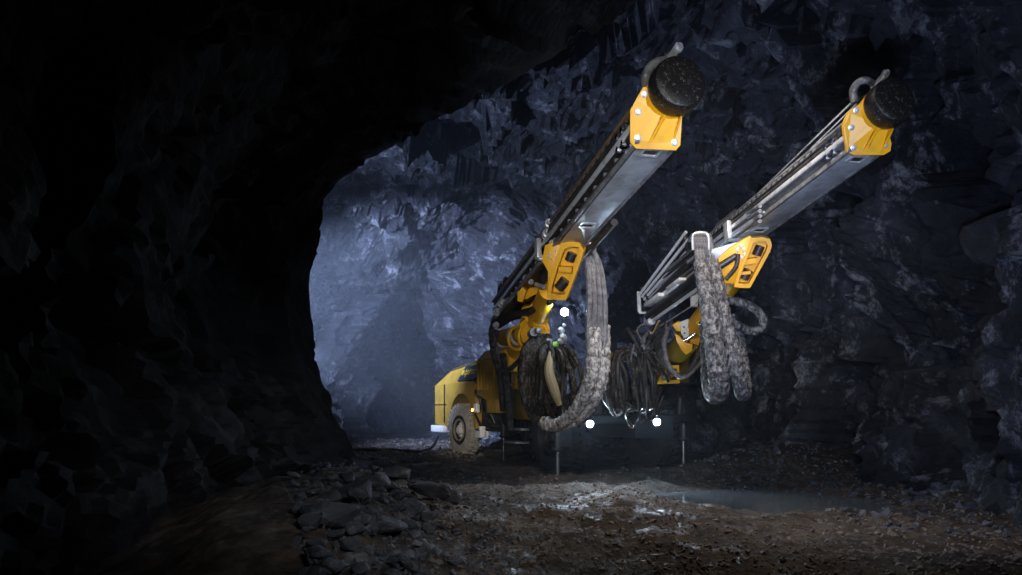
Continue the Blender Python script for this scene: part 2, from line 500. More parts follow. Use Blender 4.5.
# near drift: rock collar, shade put into its colour, on the left and over the camera, its rim facing the lit chamber
EDGE = [(398, 560, 6.3), (372, 500, 7.8), (352, 445, 9.3), (330, 390, 10), (316, 340, 10.2), (311, 295, 10.2), (318, 252, 10), (334, 212, 9.7), (362, 176, 9.3), (400, 146, 8.8),
        (440, 124, 8.4), (482, 104, 8.0), (540, 68, 7.3), (590, 38, 6.6), (640, 2, 5.9), (720, -55, 5.2), (830, -130, 4.6), (980, -230, 4.1)]
E = resample([tuple(P(*e)) for e in EDGE], 0.07)
s_ = np.linspace(0, 1, len(E))
GP = resample([(-1.5, -3.4, -0.6), (-1.95, -3.4, 0.6), (-2.1, -3.4, 1.8), (-1.7, -3.4, 2.9), (-0.6, -3.4, 3.5), (0.8, -3.4, 3.8), (2.6, -3.4, 4.2), (4.6, -3.4, 5.0)], 0.02)
G = np.stack([np.interp(s_, np.linspace(0, 1, len(GP)), GP[:, k]) for k in range(3)], 1)
ctr = np.array([1.6, 0, 1.8])
rad = E - ctr; rad[:, 1] = 0; rad /= np.linalg.norm(rad, axis=1, keepdims=True)
vs = np.r_[-np.linspace(1, 0, 60, endpoint=False) ** 1.3, np.linspace(0, 1, 150)]
rows = []
for v in vs:
    if v < 0:
        q = -v
        rows.append(E + rad * (6.5 * q) + np.array([0, 1.0, 0]) * (1.6 * (q ** 0.6)))
    else:
        rows.append(E * (1 - v) + G * v + rad * (0.5 * math.sin(math.pi * v)))
A = np.array(rows)
A[:, :, 2] = np.where((A[:, :, 2] < -0.6), -0.6, A[:, :, 2])
Pn = A.reshape(-1, 3)
d = rock_disp(Pn, 61).reshape(A.shape[:2])
fade = np.clip(np.abs(vs) / 0.12, 0.32, 1)[:, None]
nn = grid_normals(A)
nn *= np.sign((nn * rad[None]).sum(2, keepdims=True) + 1e-6)
A = A + np.where(vs[:, None, None] < 0, nn, rad[None]) * (np.abs(d) * 0.8 * fade)[:, :, None]
grid_mesh('wall_near', A, 'rock_shaded')

# floor
PUD = [(1.75, 8.1), (2.1, 9.3), (2.9, 9.9), (3.9, 9.2), (4.5, 8.0), (4.1, 7.0), (3.3, 7.0), (2.5, 7.3)]
def in_blob(x, y, cx, cy, rx, ry): return np.exp(-(((x - cx) / rx) ** 2 + ((y - cy) / ry) ** 2))
def floor_z(x, y):
    p = np.stack([x, y, np.zeros_like(x)], -1).reshape(-1, 3)
    n1 = fbm(p * 0.7, 4, 3).reshape(x.shape); n2 = fbm(p * 3.5, 4, 9).reshape(x.shape)
    n3 = np.abs(fbm(p * 9, 3, 14)).reshape(x.shape)
    near = np.clip((13 - y) / 4, 0, 1)
    z = 0.10 * n1 + 0.07 * n2 + 0.045 * n3
    z = z + 0.42 * in_blob(x, y, -1.9, 6.3, 1.0, 2.2) + 0.30 * in_blob(x, y, -1.2, 4.0, 0.7, 1.4)
    z = z + 0.42 * in_blob(x, y, 4.6, 11.2, 1.7, 1.0) + 0.10 * in_blob(x, y, 2.6, 10.7, 1.6, 0.35)
    z = z - 0.34 * in_blob(x, y, 3.15, 8.3, 1.15, 0.95) - 0.12 * in_blob(x, y, 2.3, 8.6, 0.5, 0.6)
    z = z + 0.10 * in_blob(x, y, 1.4, 7.0, 0.9, 0.9) + 0.10 * in_blob(x, y, 5.1, 7.0, 0.6, 3.0)
    # wheel ruts running toward the camera
    r = np.sin((x * 0.93 + y * 0.36) * 3.4 + 0.6 * n1)
    z = z - 0.03 * near * np.clip(r, 0, 1)
    return z
ysf = [-3.5]
while ysf[-1] < 42:
    y_ = ysf[-1]; ysf.append(y_ + (0.05 if y_ < 2 else 0.0125 + 0.0085 * (y_ - 0.5) if y_ < 16 else 0.2))
xsf = np.r_[np.arange(-9.6, -3.2, 0.12), np.arange(-3.2, 5.0, 0.036), np.arange(5.0, 7.0, 0.09)]
X, Y = np.meshgrid(xsf, np.array(ysf), indexing='ij')
Z = floor_z(X, Y)
grid_mesh('floor', np.stack([X, Y, Z], -1), 'mud', smooth=True)
def fz(x, y): return float(floor_z(np.array([[float(x)]]), np.array([[float(y)]]))[0, 0])

# puddle
b = MB()
pp = catmull([Vector((x, y, 0)) for x, y in PUD + PUD[:1]], 6)[:-1]
pc = Vector((3.1, 8.4, 0))
b.prism([Vector((pc.x + (q.x - pc.x) * 1.12, pc.y + (q.y - pc.y) * 1.15, -0.13)) for q in pp], (0, 0, 0.045))
tag(b.build('puddle', 'water', smooth=False), 'still grey puddle on the muddy floor right of the rig, mirroring its jack', 'puddle')

# ------------------------------------------------------------------ stones
def hull_mesh(name, material, seed, sq=(1, 0.8, 0.65), n=15, bev=0.04):
    rnd = random.Random(seed)
    bm = bmesh.new()
    for i in range(n):
        v = Vector([rnd.gauss(0, 1) for _ in range(3)]).normalized()
        bm.verts.new(Vector((v.x * sq[0], v.y * sq[1], v.z * sq[2])) * rnd.uniform(0.42, 0.55))
    r = bmesh.ops.convex_hull(bm, input=bm.verts[:])
    bmesh.ops.delete(bm, geom=[v for v in bm.verts if not v.link_faces], context='VERTS')
    if bev: bmesh.ops.bevel(bm, geom=bm.edges[:], offset=bev, segments=1, affect='EDGES')
    bmesh.ops.recalc_face_normals(bm, faces=bm.faces[:])
    me = bpy.data.meshes.new(name); bm.to_mesh(me); bm.free()
    me.materials.append(MATS[material])
    return me
rock_meshes = [hull_mesh('rock_fragment', 'rubble', 40 + k) for k in range(9)]
def place_rock(x, y, size, label, group, dz=0.0, rnd=random, name='rock_fragment'):
    o = bpy.data.objects.new(name, rnd.choice(rock_meshes)); COL.objects.link(o)
    o.scale = (size * rnd.uniform(.85, 1.25), size * rnd.uniform(.85, 1.2), size * rnd.uniform(.7, 1.1))
    o.rotation_euler = (rnd.uniform(-.5, .5), rnd.uniform(-.5, .5), rnd.uniform(0, 6.28))
    o.location = (x, y, fz(x, y) + size * 0.12 + dz)
    tag(o, label, 'rock', group)
    return o
def gp(px, py, z=0.1):
    """ground point under a pixel, for a ground of height z"""
    Yy = F * (CZ - z) / (py - HY); return (px - HX) * Yy / F, Yy
big = [(432, 498, .30, 'flat pale grey slab of rock, largest block at the foot of the rubble heap'),
       (398, 486, .26, 'blocky grey rock leaning near the top of the rubble heap'),
       (376, 500, .22, 'dark angular rock in the middle of the rubble heap'),
       (452, 497, .16, 'small pale rock at the outer tip of the rubble heap beside the mud track'),
       (410, 515, .24, 'squat grey rock low in the rubble heap, facing the camera'),
       (350, 520, .30, 'broad dim rock where the rubble heap meets the dark near wall'),
       (330, 552, .28, 'dim rounded rock at the bottom edge beside the near wall'),
       (385, 545, .20, 'dim angular rock below the rubble heap by the mud track')]
for px, py, s, lb in big:
    x, y = gp(px, py, 0.2); place_rock(x, y, s * 1.5, lb, None, 0.03)
rr_ = random.Random(11)
for k in range(150):
    px, py = rr_.uniform(292, 470), rr_.uniform(462, 590)
    if px > 470 - (py - 462) * 0.25 - rr_.uniform(0, 30): continue
    x, y = gp(px, py, 0.22)
    if y > 9: continue
    lb, gr = (('grey broken rock on the far crest of the rubble heap, toward the rig', 'rocks on the crest of the rubble heap') if py < 488 else
              ('small broken rock at the edge of the rubble heap along the mud track', 'rocks along the edge of the rubble heap') if px > 415 else
              ('dim broken rock at the foot of the dark near wall', 'rocks at the foot of the near wall') if px < 345 else
              ('dull broken rock low in the rubble heap, close to the camera', 'rocks low in the rubble heap') if py > 530 else
              ('dull grey broken rock in the middle of the rubble heap', 'rocks in the middle of the rubble heap'))
    place_rock(x, y, rr_.uniform(.07, .19) * (0.7 if px > 430 else 1.0), lb, gr, rr_.uniform(0, 0.05), rr_)
for k, (px, py, s) in enumerate([(712, 478, .10), (738, 491, .13), (752, 490, .12), (775, 486, .10), (786, 489, .09)]):
    x, y = gp(px, py, -0.05)
    o = place_rock(x, y, s, 'muddy stone poking out at the far rim of the puddle', 'stones at the puddle rim', 0.03, rr_, 'stone')
def debris(name, material, n, region, smin, smax, label, seed, zfun=fz, cat='gravel'):
    rnd = random.Random(seed)
    bm = bmesh.new()
    tmpl = [hull_mesh('tmp_stone', material, 200 + seed + k, n=9, bev=0) for k in range(4)]
    arr = []
    vv, ff = [], []
    for k in range(n):
        x, y = region(rnd)
        m = rnd.choice(tmpl); s = rnd.uniform(smin, smax) * (1 if rnd.random() < .8 else 1.8)
        R = Matrix.Rotation(rnd.uniform(0, 6.28), 3, 'Z') @ Matrix.Rotation(rnd.uniform(-1, 1), 3, 'X')
        arr.append((x, y, m, s, R))
    xs_ = np.array([[a[0] for a in arr]]); ys_ = np.array([[a[1] for a in arr]]); zz = floor_z(xs_, ys_)[0]
    for (x, y, m, s, R), z in zip(arr, zz):
        b0 = len(vv)
        for v in m.vertices: vv.append(tuple(R @ (v.co * s) + Vector((x, y, z + s * 0.1))))
        for p in m.polygons: ff.append([b0 + i for i in p.vertices])
    me = bpy.data.meshes.new(name); me.from_pydata(vv, [], ff); me.materials.append(MATS[material])
    for m in tmpl: bpy.data.meshes.remove(m)
    o = bpy.data.objects.new(name, me); COL.objects.link(o)
    WL[o.name] = Vector((0, 0, 0))
    tag(o, label, cat, None, 'stuff'); bm.free()
    return o
def reg_fore(r):
    while True:
        px, py = r.uniform(430, 1022), r.uniform(474, 600)
        x, y = gp(px, py, 0.0)
        if 1.9 < x < 4.3 and 7.0 < y < 9.6: continue
        return x, y
debris('mud_clods', 'clod', 5200, reg_fore, 0.012, 0.045, 'small clods and stones strewn over the muddy floor before the rig', 3)
def reg_left(r):
    px, py = r.uniform(300, 500), r.uniform(455, 590); return gp(px, py, 0.15)
debris('rock_chips', 'rubble', 1300, reg_left, 0.02, 0.06, 'small rock chips between the stones of the rubble heap', 5)
def reg_far(r): return r.uniform(-5.5, -0.6), r.uniform(13, 24)
debris('gravel', 'gravel', 3800, reg_far, 0.03, 0.09, 'wet gravel on the drift floor behind the rig', 6)
def reg_right(r): return r.uniform(3.0, 5.2), r.uniform(5.5, 12)
debris('fallen_chips', 'rubble', 1300, reg_right, 0.02, 0.09, 'loose rock chips along the foot of the right wall', 8)

# ------------------------------------------------------------------ the rig
RIG = empty('drilling_rig', (0.3, 12.8, 0), 'yellow twin-boom drilling rig raised on jacks, both feeds pointing up toward the camera', 'drilling rig')
ca, sa = math.cos(math.radians(24)), math.sin(math.radians(24))
HU, HV, HW = Vector((sa, -ca, 0)), Vector((ca, sa, 0)), Vector((0, 0, 1))
O0 = Vector((-1.15, 15.5, 0))
def M(u, v, w): return O0 + HU * u + HV * v + HW * w
AX = (HU, HV, HW)

# hood with wheel arch
arch = [(0.0 + 0.82 * math.cos(a), 0.56 + 0.82 * math.sin(a)) for a in np.linspace(math.radians(2), math.radians(178), 15)]
side = [(-1.85, 0.66), (-1.88, 1.60), (0.9, 1.60), (0.9, 0.60)] + [(0.86, 0.60)] + arch
b = MB(); b.prism([M(u, 0.04, w_) for u, w_ in side], HV * 1.95, 0.012)
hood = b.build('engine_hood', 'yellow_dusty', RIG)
b = MB(); b.loft([M(-1.88, 0.06, 1.602), M(0.95, 0.06, 1.602), M(0.95, 1.95, 1.602), M(-1.88, 1.95, 1.602)],
                 [M(-1.45, 0.30, 1.93), M(0.95, 0.26, 2.06), M(0.95, 1.7, 2.06), M(-1.45, 1.7, 1.93)])
b.build('hood_shoulder', 'yellow_dusty', hood)
b = MB(); b.loft([M(-1.5, 0.28, 1.935), M(0.95, 0.24, 2.065), M(0.95, 1.72, 2.065), M(-1.5, 1.72, 1.935)],
                 [M(-1.35, 0.36, 2.0), M(0.95, 0.32, 2.13), M(0.95, 1.66, 2.13), M(-1.35, 1.66, 2.0)])
b.build('hood_roof', 'hood_roof', hood, label='dark brown dusty roof of the hood')
b = MB()
for u in (-1.1,): b.box(M(u, 0.03, 1.15), AX, (0.03, 0.03, 0.9))
b.box(M(-1.4, 0.03, 1.13), AX, (0.85, 0.02, 0.02))
b.build('panel_seam', 'black', hood)
b = MB(); b.torus(M(0, 0.02, 0.56), HV, 0.84, 0.035, 24, 8, 0, 2 * math.pi)
# inner arch box
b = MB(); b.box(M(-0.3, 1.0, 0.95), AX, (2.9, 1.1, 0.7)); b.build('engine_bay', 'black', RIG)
# logo panel on the shoulder slope
sn = (M(0.5, 0.28, 2.0) - M(0.5, 0.06, 1.62)).normalized()
pn = HU.cross(sn); pn = pn if pn.dot(HV) < 0 else -pn
def SH(u, k): return M(u, 0.06, 1.605) + (M(0, 0.26, 2.02) - M(0, 0.06, 1.605)) * k
b = MB(); b.prism([SH(-0.20, 0.05) + pn * 0.05, SH(0.93, 0.05) + pn * 0.05, SH(0.93, 0.85) + pn * 0.05, SH(-0.06, 0.85) + pn * 0.05], -pn * 0.06)
lp = b.build('logo_panel', 'navy', RIG, label='dark blue panel with a yellow wordmark')
def text_mesh(txt, name, size, origin, xdir, ydir, material, parent, depth=0.006):
    cu = bpy.data.curves.new(name, 'FONT'); cu.body = txt; cu.size = size; cu.extrude = depth; cu.offset = 0.006
    to = bpy.data.objects.new(name, cu); COL.objects.link(to)
    dg = bpy.context.evaluated_depsgraph_get()
    me = bpy.data.meshes.new_from_object(to.evaluated_get(dg))
    bpy.data.objects.remove(to); bpy.data.curves.remove(cu)
    zdir = xdir.cross(ydir)
    R = Matrix((xdir, ydir, zdir)).transposed()
    for v in me.vertices: v.co = R @ v.co
    me.materials.clear(); me.materials.append(MATS[material])
    o = bpy.data.objects.new(name, me); COL.objects.link(o)
    o.parent = parent; o.location = origin - WL[parent.name]; WL[o.name] = origin.copy()
    return o
text_mesh('Epiroc', 'wordmark', 0.25, SH(0.08, 0.34) + pn * 0.055, HU, sn, 'logo_yellow', lp)
b = MB(); b.prism([SH(-0.02 + 0.07 * math.cos(a), 0.47 + 0.16 * math.sin(a)) + pn * 0.062 for a in np.linspace(0, 2 * math.pi, 7)[:-1]], -pn * 0.012)
b.build('emblem', 'logo_yellow', lp)
# rear bumper
b = MB(); b.box(M(-1.5, 0.12, 0.55), AX, (0.95, 0.3, 0.16), 0.02); b.box(M(-1.93, 1.0, 0.55), AX, (0.12, 2.0, 0.16), 0.02)
b.build('rear_bumper', 'white', RIG)
b = MB(); b.box(M(-1.92, 0.06, 0.95), AX, (0.06, 0.12, 0.22), 0.01); b.build('tail_lamp', 'dark_metal', RIG)

# wheels
def wheel(u, v, w_, R, turn=0.0, dark=False, outer=-1, W=.36):  # dark puts the shade on unlit wheels into their colours
    ax = Matrix.Rotation(turn, 3, 'Z') @ HV * outer    # outward axis
    c = M(u, v, w_)
    b = MB()
    b.lathe(c, ax, [(-W / 2, R * .58), (-W / 2 - .015, R * .78), (-W * .42, R * .93), (-W * .3, R * .955), (W * .3, R * .955), (W * .42, R * .93), (W / 2 + .015, R * .78), (W / 2, R * .58), (W * .3, R * .5), (-W * .3, R * .5)], 40, True)
    x = ax.cross(HW).normalized()
    for k in range(30):
        a = 2 * math.pi * k / 30; rd = x * math.cos(a) + HW * math.sin(a); tg = ax.cross(rd)
        for sgn, off in ((1, 0), (-1, math.pi / 30)):
            rd2 = x * math.cos(a + off) + HW * math.sin(a + off); tg2 = ax.cross(rd2)
            b.box(c + rd2 * R * .945 + ax * sgn * W * .29, (ax, rd2, tg2), (W * .46, R * .15, R * .10))
    t = b.build('wheel', 'tyre_shaded' if dark else 'tyre', RIG)
    b = MB(); b.lathe(c + ax * (W * .12), ax, [(-.05, R * .50), (.10, R * .57), (.12, R * .53), (.02, R * .46), (-.04, R * .34), (0.0, R * .30), (0.0, R * .02)], 32)
    b.build('rim', 'black', t)
    b = MB(); b.torus(c + ax * (W * .12 + .10), ax, R * .40, R * .035, 36, 8); b.build('rim_ring', 'rim' if not dark else 'dark_metal', t)
    b = MB(); b.lathe(c + ax * (W * .12 + .01), ax, [(0, R * .30), (.03, R * .30), (.03, R * .17), (.10, R * .16), (.12, R * .12), (.12, R * .01)], 24)
    for k in range(10):
        a = 2 * math.pi * k / 10; rd = x * math.cos(a) + HW * math.sin(a)
        b.cyl(c + ax * (W * .12 + .03) + rd * R * .235, c + ax * (W * .12 + .07) + rd * R * .235, .022, 6)
    b.build('hub', 'white' if not dark else 'dark_metal', t)
    return t
wheel(0.0, 0.12, 0.56, 0.575, math.radians(7), W=.26)
wheel(0.0, 1.88, 0.56, 0.575, dark=True, outer=1)
wheel(4.5, 0.10, 0.56, 0.60, math.radians(6), dark=True)
wheel(4.5, 1.90, 0.56, 0.60, math.radians(6), dark=True, outer=1)

# chassis, canister box, posts, side panel, steps
b = MB(); b.box(M(2.2, 1.0, 0.72), AX, (4.2, 1.2, 0.34), 0.02); b.box(M(4.9, 1.0, 0.75), AX, (2.0, 0.7, 0.34), 0.03)
b.box(M(5.6, 1.0, 0.86), AX, (0.14, 1.9, 0.14), 0.03)
for v_ in (.25, .8, 1.3, 1.75): b.cyl(M(5.5, v_, 0.84), M(5.5, v_ + .03, 1.2), .06, 10)
b.build('chassis', 'black', RIG)
b = MB(); M_ = M; M = lambda u, v, w_: M_(u + .48, v, w_ - .16)
b.box(M(1.45, 0.15, 1.82), AX, (1.15, 0.55, 0.66), 0.04)
b.loft([M(0.9, -0.12, 2.15), M(2.0, -0.12, 2.15), M(2.0, 0.4, 2.15), M(0.9, 0.4, 2.15)], [M(1.1, -0.02, 2.34), M(1.8, -0.02, 2.34), M(1.8, 0.3, 2.34), M(1.1, 0.3, 2.34)])
b.loft([M(0.92, -0.12, 1.5), M(1.98, -0.12, 1.5), M(1.98, 0.4, 1.5), M(0.92, 0.4, 1.5)], [M(1.3, -0.08, 1.36), M(1.85, -0.08, 1.36), M(1.85, 0.3, 1.36), M(1.3, 0.3, 1.36)])
b.box(M(1.58, 0.1, 1.25), AX, (0.5, 0.36, 0.3), 0.02)
can = b.build('air_filter_housing', 'yellow_dusty', RIG)
b = MB()
for k in range(6): b.box(M(1.05 + k * 0.16, -0.14, 1.83), AX, (0.05, 0.05, 0.56), 0.012)
b.build('housing_rib', 'yellow_dusty', can); M = M_
b = MB(); b.box(M(1.6, 0.4, 0.95), AX, (1.3, 0.5, 0.6), 0.03)
rnd = random.Random(5)
for k in range(26):
    u = rnd.uniform(1.0, 2.9); w0 = rnd.uniform(0.6, 1.5)
    b.tube([M(u, 0.12, w0), M(u + rnd.uniform(-.2, .2), 0.02, w0 + rnd.uniform(.1, .35)), M(u + rnd.uniform(-.3, .3), 0.15, w0 + rnd.uniform(.2, .6))], 0.028, 7, 0, 4)
b.build('hydraulic_block', 'black', RIG)
b = MB()
for k in range(14): 
    u = rnd.uniform(1.1, 2.7); w0 = rnd.uniform(0.65, 1.5)
    b.cyl(M(u, 0.06, w0), M(u + .03, 0.0, w0 + .05), .022, 8)
b.build('hose_fitting', 'steel', RIG)
b = MB(); b.box(M(2.55, 0.12, 1.55), AX, (0.10, 0.10, 1.9), 0.01); b.box(M(2.85, 0.2, 1.45), AX, (0.2, 0.14, 1.6), 0.01)
b.build('canopy_post', 'black', RIG)
b = MB(); b.box(M(1.02, 0.02, 1.04), AX, (0.16, 0.1, 0.2), 0.03); ml = b.build('marker_lamp', 'white', RIG)
b = MB(); b.lathe(M(0.93, -0.03, 1.0), -HV, [(0, .03), (.02, .03), (.03, .015)], 12); b.build('lens', 'marker_glow', ml)
b = MB(); b.box(M(1.2, 0.06, 0.5), AX, (0.3, 0.2, 0.14), 0.01); b.box(M(1.38, 0.0, 0.56), AX, (0.08, 0.12, 0.22), 0.01); b.build('tool_box', 'white', RIG)
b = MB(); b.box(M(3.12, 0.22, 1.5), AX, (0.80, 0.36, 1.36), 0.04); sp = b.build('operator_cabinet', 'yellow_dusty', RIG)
b = MB(); b.box(M(3.38, 0.045, 1.62), AX, (0.26, 0.03, 0.5), 0.01); wd = b.build('window', 'glass', sp)
b = MB(); b.box(M(3.46, 0.02, 1.52), AX, (0.05, 0.03, 0.22), 0.008); b.build('label_plate', 'white', wd)
for k, (w0, u0) in enumerate(((0.66, 3.45), (0.42, 3.22))):
    b = MB(); b.box(M(u0, -0.05, w0), AX, (0.5, 0.3, 0.035), 0.006); b.build('step', 'steel', RIG)
b = MB(); b.box(M(3.25, 0.1, 0.55), AX, (0.05, 0.05, 0.5)); b.box(M(3.6, 0.1, 0.6), AX, (0.05, 0.05, 0.4)); b.build('step_bracket', 'black', RIG)

# jacks
def jack(p, ztop, zmid, zfoot, r=0.055):
    b = MB(); b.lathe(Vector((p.x, p.y, zmid)), HW, [(0, r * 1.1), (.03, r * 1.7), (.06, r * 1.7), (.07, r * 1.15), (ztop - zmid, r * 1.15)], 18)
    b.box(Vector((p.x, p.y, (ztop + zmid) / 2)) + HV * 0.12, AX, (0.12, 0.2, (ztop - zmid) * .8), 0.01)
    j = b.build('jack', 'dark_metal', RIG)
    b = MB(); b.cyl((p.x, p.y, zfoot + 0.01), (p.x, p.y, zmid + 0.03), r * .72, 16); b.build('piston', 'chrome', j)
    b = MB(); b.lathe((p.x, p.y, zfoot - 0.03), HW, [(0, r * 2.4), (.03, r * 2.4), (.055, r * 1.1), (.07, r * .9)], 20); b.build('jack_foot', 'dark_metal', j)
def jack_px(px, py_top, py_mid, py_foot, Yj, r=0.055):
    jack(P(px, 400, Yj), P(px, py_top, Yj).z, P(px, py_mid, Yj).z, max(P(px, py_foot, Yj).z, -9), r)
JL, JR = P(557, 482, 10.5), P(683, 472, 11.46)
jack_px(557.5, 404, 452, 484, 10.5)
jack_px(683.5, 400, 441, 473, 11.46, 0.06)
jack_px(459, 440, 449, 460, 16.1, 0.05)
jack_px(503.5, 424, 438, 464, 13.4, 0.05)
b = MB(); b.box((JL + P(590, 430, 10.3)) / 2 * 1 + Vector((0, 0, 0.55)), AX, (0.12, 0.6, 0.10), 0.02)
b.box(P(672, 418, 11.3), AX, (0.12, 0.6, 0.10), 0.02); b.build('jack_beam', 'black', RIG)

# lamps
def lamp(px, py, Yl, r, aim, power, cone=160):
    p = P(px, py, Yl); ax = (Vector(aim) - p).normalized()
    b = MB(); b.lathe(p - ax * (r * 1.5), ax, [(-.04, r * .35), (0, r * .6), (r * .7, r * 1.1), (r * 1.35, r * 1.2), (r * 1.4, r * 1.05)], 20)
    b.box(p - ax * (r * 1.6) - Vector((0, 0, r * 1.3)), AX, (r * .8, r * 1.0, r * 1.0), 0.005)
    h = b.build('work_lamp', 'dark_metal', RIG)
    b = MB(); b.lathe(p - ax * (r * 0.2), ax, [(0, r * .98), (.012, r * .95), (r * .25, r * .6), (r * .32, r * .1)], 20); b.build('lens', 'lamp_glow', h, label='glowing white lens')
    l = bpy.data.lights.new('work_lamp_light', 'SPOT'); l.energy = power; l.color = (0.72, 0.86, 1.0)
    l.spot_size = math.radians(cone); l.spot_blend = 0.5; l.shadow_soft_size = r * .6
    lo = bpy.data.objects.new('work_lamp_light', l); lo.location = p + ax * (r * .5); COL.objects.link(lo)
    look_at(lo, p + ax * 3)
    l2 = bpy.data.lights.new('work_lamp_spill', 'POINT'); l2.energy = 7; l2.color = (0.45, 0.70, 1.0); l2.shadow_soft_size = r
    l2o = bpy.data.objects.new('work_lamp_spill', l2); l2o.location = p + ax * (r * 1.6); COL.objects.link(l2o)
lamp(590, 424, 9.7, 0.05, (0.7, 3.0, 0.1), 60)
lamp(657, 422, 9.9, 0.05, (1.6, 3.0, 0.1), 60)
lamp(564.5, 312, 8.0, 0.045, (0.3, 1.0, 1.0), 30)

# ---- feeds
class Feed:
    def __init__(s, T, C, roll=0.0):
        s.T = T; s.L = (C - T).length; s.d = (C - T).normalized()
        sd = s.d.cross(HW).normalized(); sd = sd if sd.x > 0 else -sd
        k = sd.cross(s.d).normalized(); k = k if k.z > 0 else -k
        R = Matrix.Rotation(roll, 3, s.d)
        s.s, s.k = R @ sd, R @ k
        s.ax = (s.d, s.s, s.k)
    def __call__(s, a, b, c): return s.T + s.d * a + s.s * b + s.k * c
    def at_px(s, px, c=-0.18):
        best = min((abs((HX + F * q.x / q.y) - px), a) for a in np.linspace(0, s.L, 400) for q in [s(a, 0, c)])
        return best[1]

def feed(T, C, roll, a_tail, px_br, right):
    f = Feed(T, C, roll); L = f.L
    # beam: C-section with flanges, recessed left flank; a solid yellow head casting closes its end
    w2 = 0.15; B0 = -0.035; CB = -.245
    npl = Vector((-0.10, -0.93, -0.35)).normalized()
    c0 = f(L - .10, 0, -.17)
    Z = lambda x, y, h=0.0: onplane(x, y, c0, npl) + npl * h
    EL = min(a for a in np.linspace(L - 1.5, L, 600) if (f(a, 0, CB) - c0).dot(npl) > -.04)
    L0, L = L, EL + .10
    g_ = f
    f = lambda a, b_, c_: g_(a, b_ + B0, c_)
    f.ax, f.d, f.s, f.k, f.L = g_.ax, g_.d, g_.s, g_.k, g_.L
    b = MB()
    prof = [(-w2, CB), (w2, CB), (w2, -.04), (w2 - .04, -.03), (-w2 + .04, -.03), (-w2, -.04), (-w2, -.075), (-w2 + .05, -.085), (-w2 + .05, -.125), (-w2 - .012, -.13), (-w2 - .012, -.165), (-w2 + .04, -.17), (-w2 + .04, -.215), (-w2, -.225)]
    b.prism([f(a_tail, x, y) for x, y in prof], f.d * (L - .10 - a_tail))
    fb = b.build('feed_beam', 'alu' if right else 'dark_metal', RIG)
    # bright wear plate on the underside, with a square hole frame
    b = MB(); b.box(f((px_br + L - .1) / 2, 0.01, CB - .006), f.ax, (L - .14 - px_br, 0.235, .014), .004); b.build('wear_plate', 'plate', fb)
    for x in (-w2 + .012, w2 - .008):
        b = MB(); b.box(f((a_tail + L - .1) / 2, x, CB - .008), f.ax, (L - .1 - a_tail, .026, .026), .004); b.build('edge_rail', 'alu', fb)
    b = MB(); b.box(f((a_tail + L - .1) / 2, -w2 - .02, -.147), f.ax, (L - .1 - a_tail, .02, .04), .004)
    b.build('slide_rail', 'steel', fb)
    b = MB(); b.box(f((a_tail + L - .1) / 2, -w2 - .01, -.032), f.ax, (L - .1 - a_tail, .045, .02), .004)
    b.build('top_flange', 'rust' if not right else 'alu', fb)
    for x, y, r in ((-w2 - .02, -.065, .014), (-w2 - .02, -.10, .012), (w2 + .02, -.2, .015), (w2 + .025, -.14, .012)):
        b = MB(); b.cyl(f(a_tail + .1, x, y), f(L - .2, x, y), r, 8); b.build('feed_hose', 'hose', fb)
    # clips on the flank
    n = 36
    for k in range(n):
        a = a_tail + .4 + k * (L - a_tail - .8) / n
        b = MB(); b.box(f(a, -w2 - .024, -.06), f.ax, (.05, .02, .024), .003); b.build('clip', 'alu', fb)
        if k % 2 and not right:
            b = MB(); b.box(f(a, -w2 + .03, -.195), f.ax, (.03, .045, .03), .003); b.build('flank_stud', 'alu', fb)
    # slot frames in the plate
    for aa in ((L - .22, px_br + .85) if not right else (L - .22, L - 1.7)):
        b = MB()
        o_ = [(-.055, -.07), (.055, -.07), (.055, .07), (-.055, .07)]; i_ = [(-.036, -.05), (.036, -.05), (.036, .05), (-.036, .05)]
        b.ring([f(aa + p, q, CB - .012) for p, q in o_], [f(aa + p, q, CB - .012) for p, q in i_], f.k * -.014)
        sf = b.build('slot_frame', 'steel', fb)
        b = MB(); b.box(f(aa, 0, CB - .012), f.ax, (.075, .1, .008)); b.build('slot_opening', 'black', sf)
    for k in range(2):
        for y in (-.10, -.195):
            b = MB(); b.cyl(f(L - .26 - .09 * k, -w2 + .02, y), f(L - .26 - .09 * k, -w2 - .04, y), .022, 8); b.build('bolt', 'chrome', fb)
    # strap plate where the beam enters the cradle
    b = MB(); b.box(f(px_br - .02, 0, CB - .02), f.ax, (.05, .42, .05), .008); b.box(f(px_br - .02, -.205, -.18), f.ax, (.10, .05, .2), .01); b.box(f(px_br - .02, .2, -.21), f.ax, (.08, .04, .16), .01)
    b.build('beam_clamp', 'steel', fb)
    # ---- head bracket (yellow casting) and rubber cap
    f = g_; L = L0
    out = [(643, 87), (636, 99.4), (630, 110.4), (630, 142), (636, 148.8), (676, 150.6), (681.2, 144.6), (681.2, 115), (690, 104), (688, 92), (660, 84)] if not right else \
          [(863.6, 101.8), (848.9, 112.0), (843.0, 124.3), (844.3, 135.0), (847.0, 151.7), (853.9, 155.3), (883.9, 155.1), (890.8, 151.1), (892.1, 142.5), (888.2, 133.9), (896.8, 124.3), (897.8, 111.4), (878.6, 101.8)]
    b = MB(); b.prism([Z(x, y) for x, y in out], npl * -.045, .006)
    b.lathe(f(L - .12, 0, 0), f.d, [(0, .150), (.10, .168), (.12, .162)], 36)
    hb = b.build('head_bracket', 'yellow', RIG)
    def TR(pts, hs):
        """facetted rib: outline points with a height each, above the casting face"""
        b = MB(); b.loft([Z(x, y, -.01) for x, y in pts], [Z(x, y, h) for (x, y), h in zip(pts, hs)]); return b.build('gusset', 'yellow', hb)
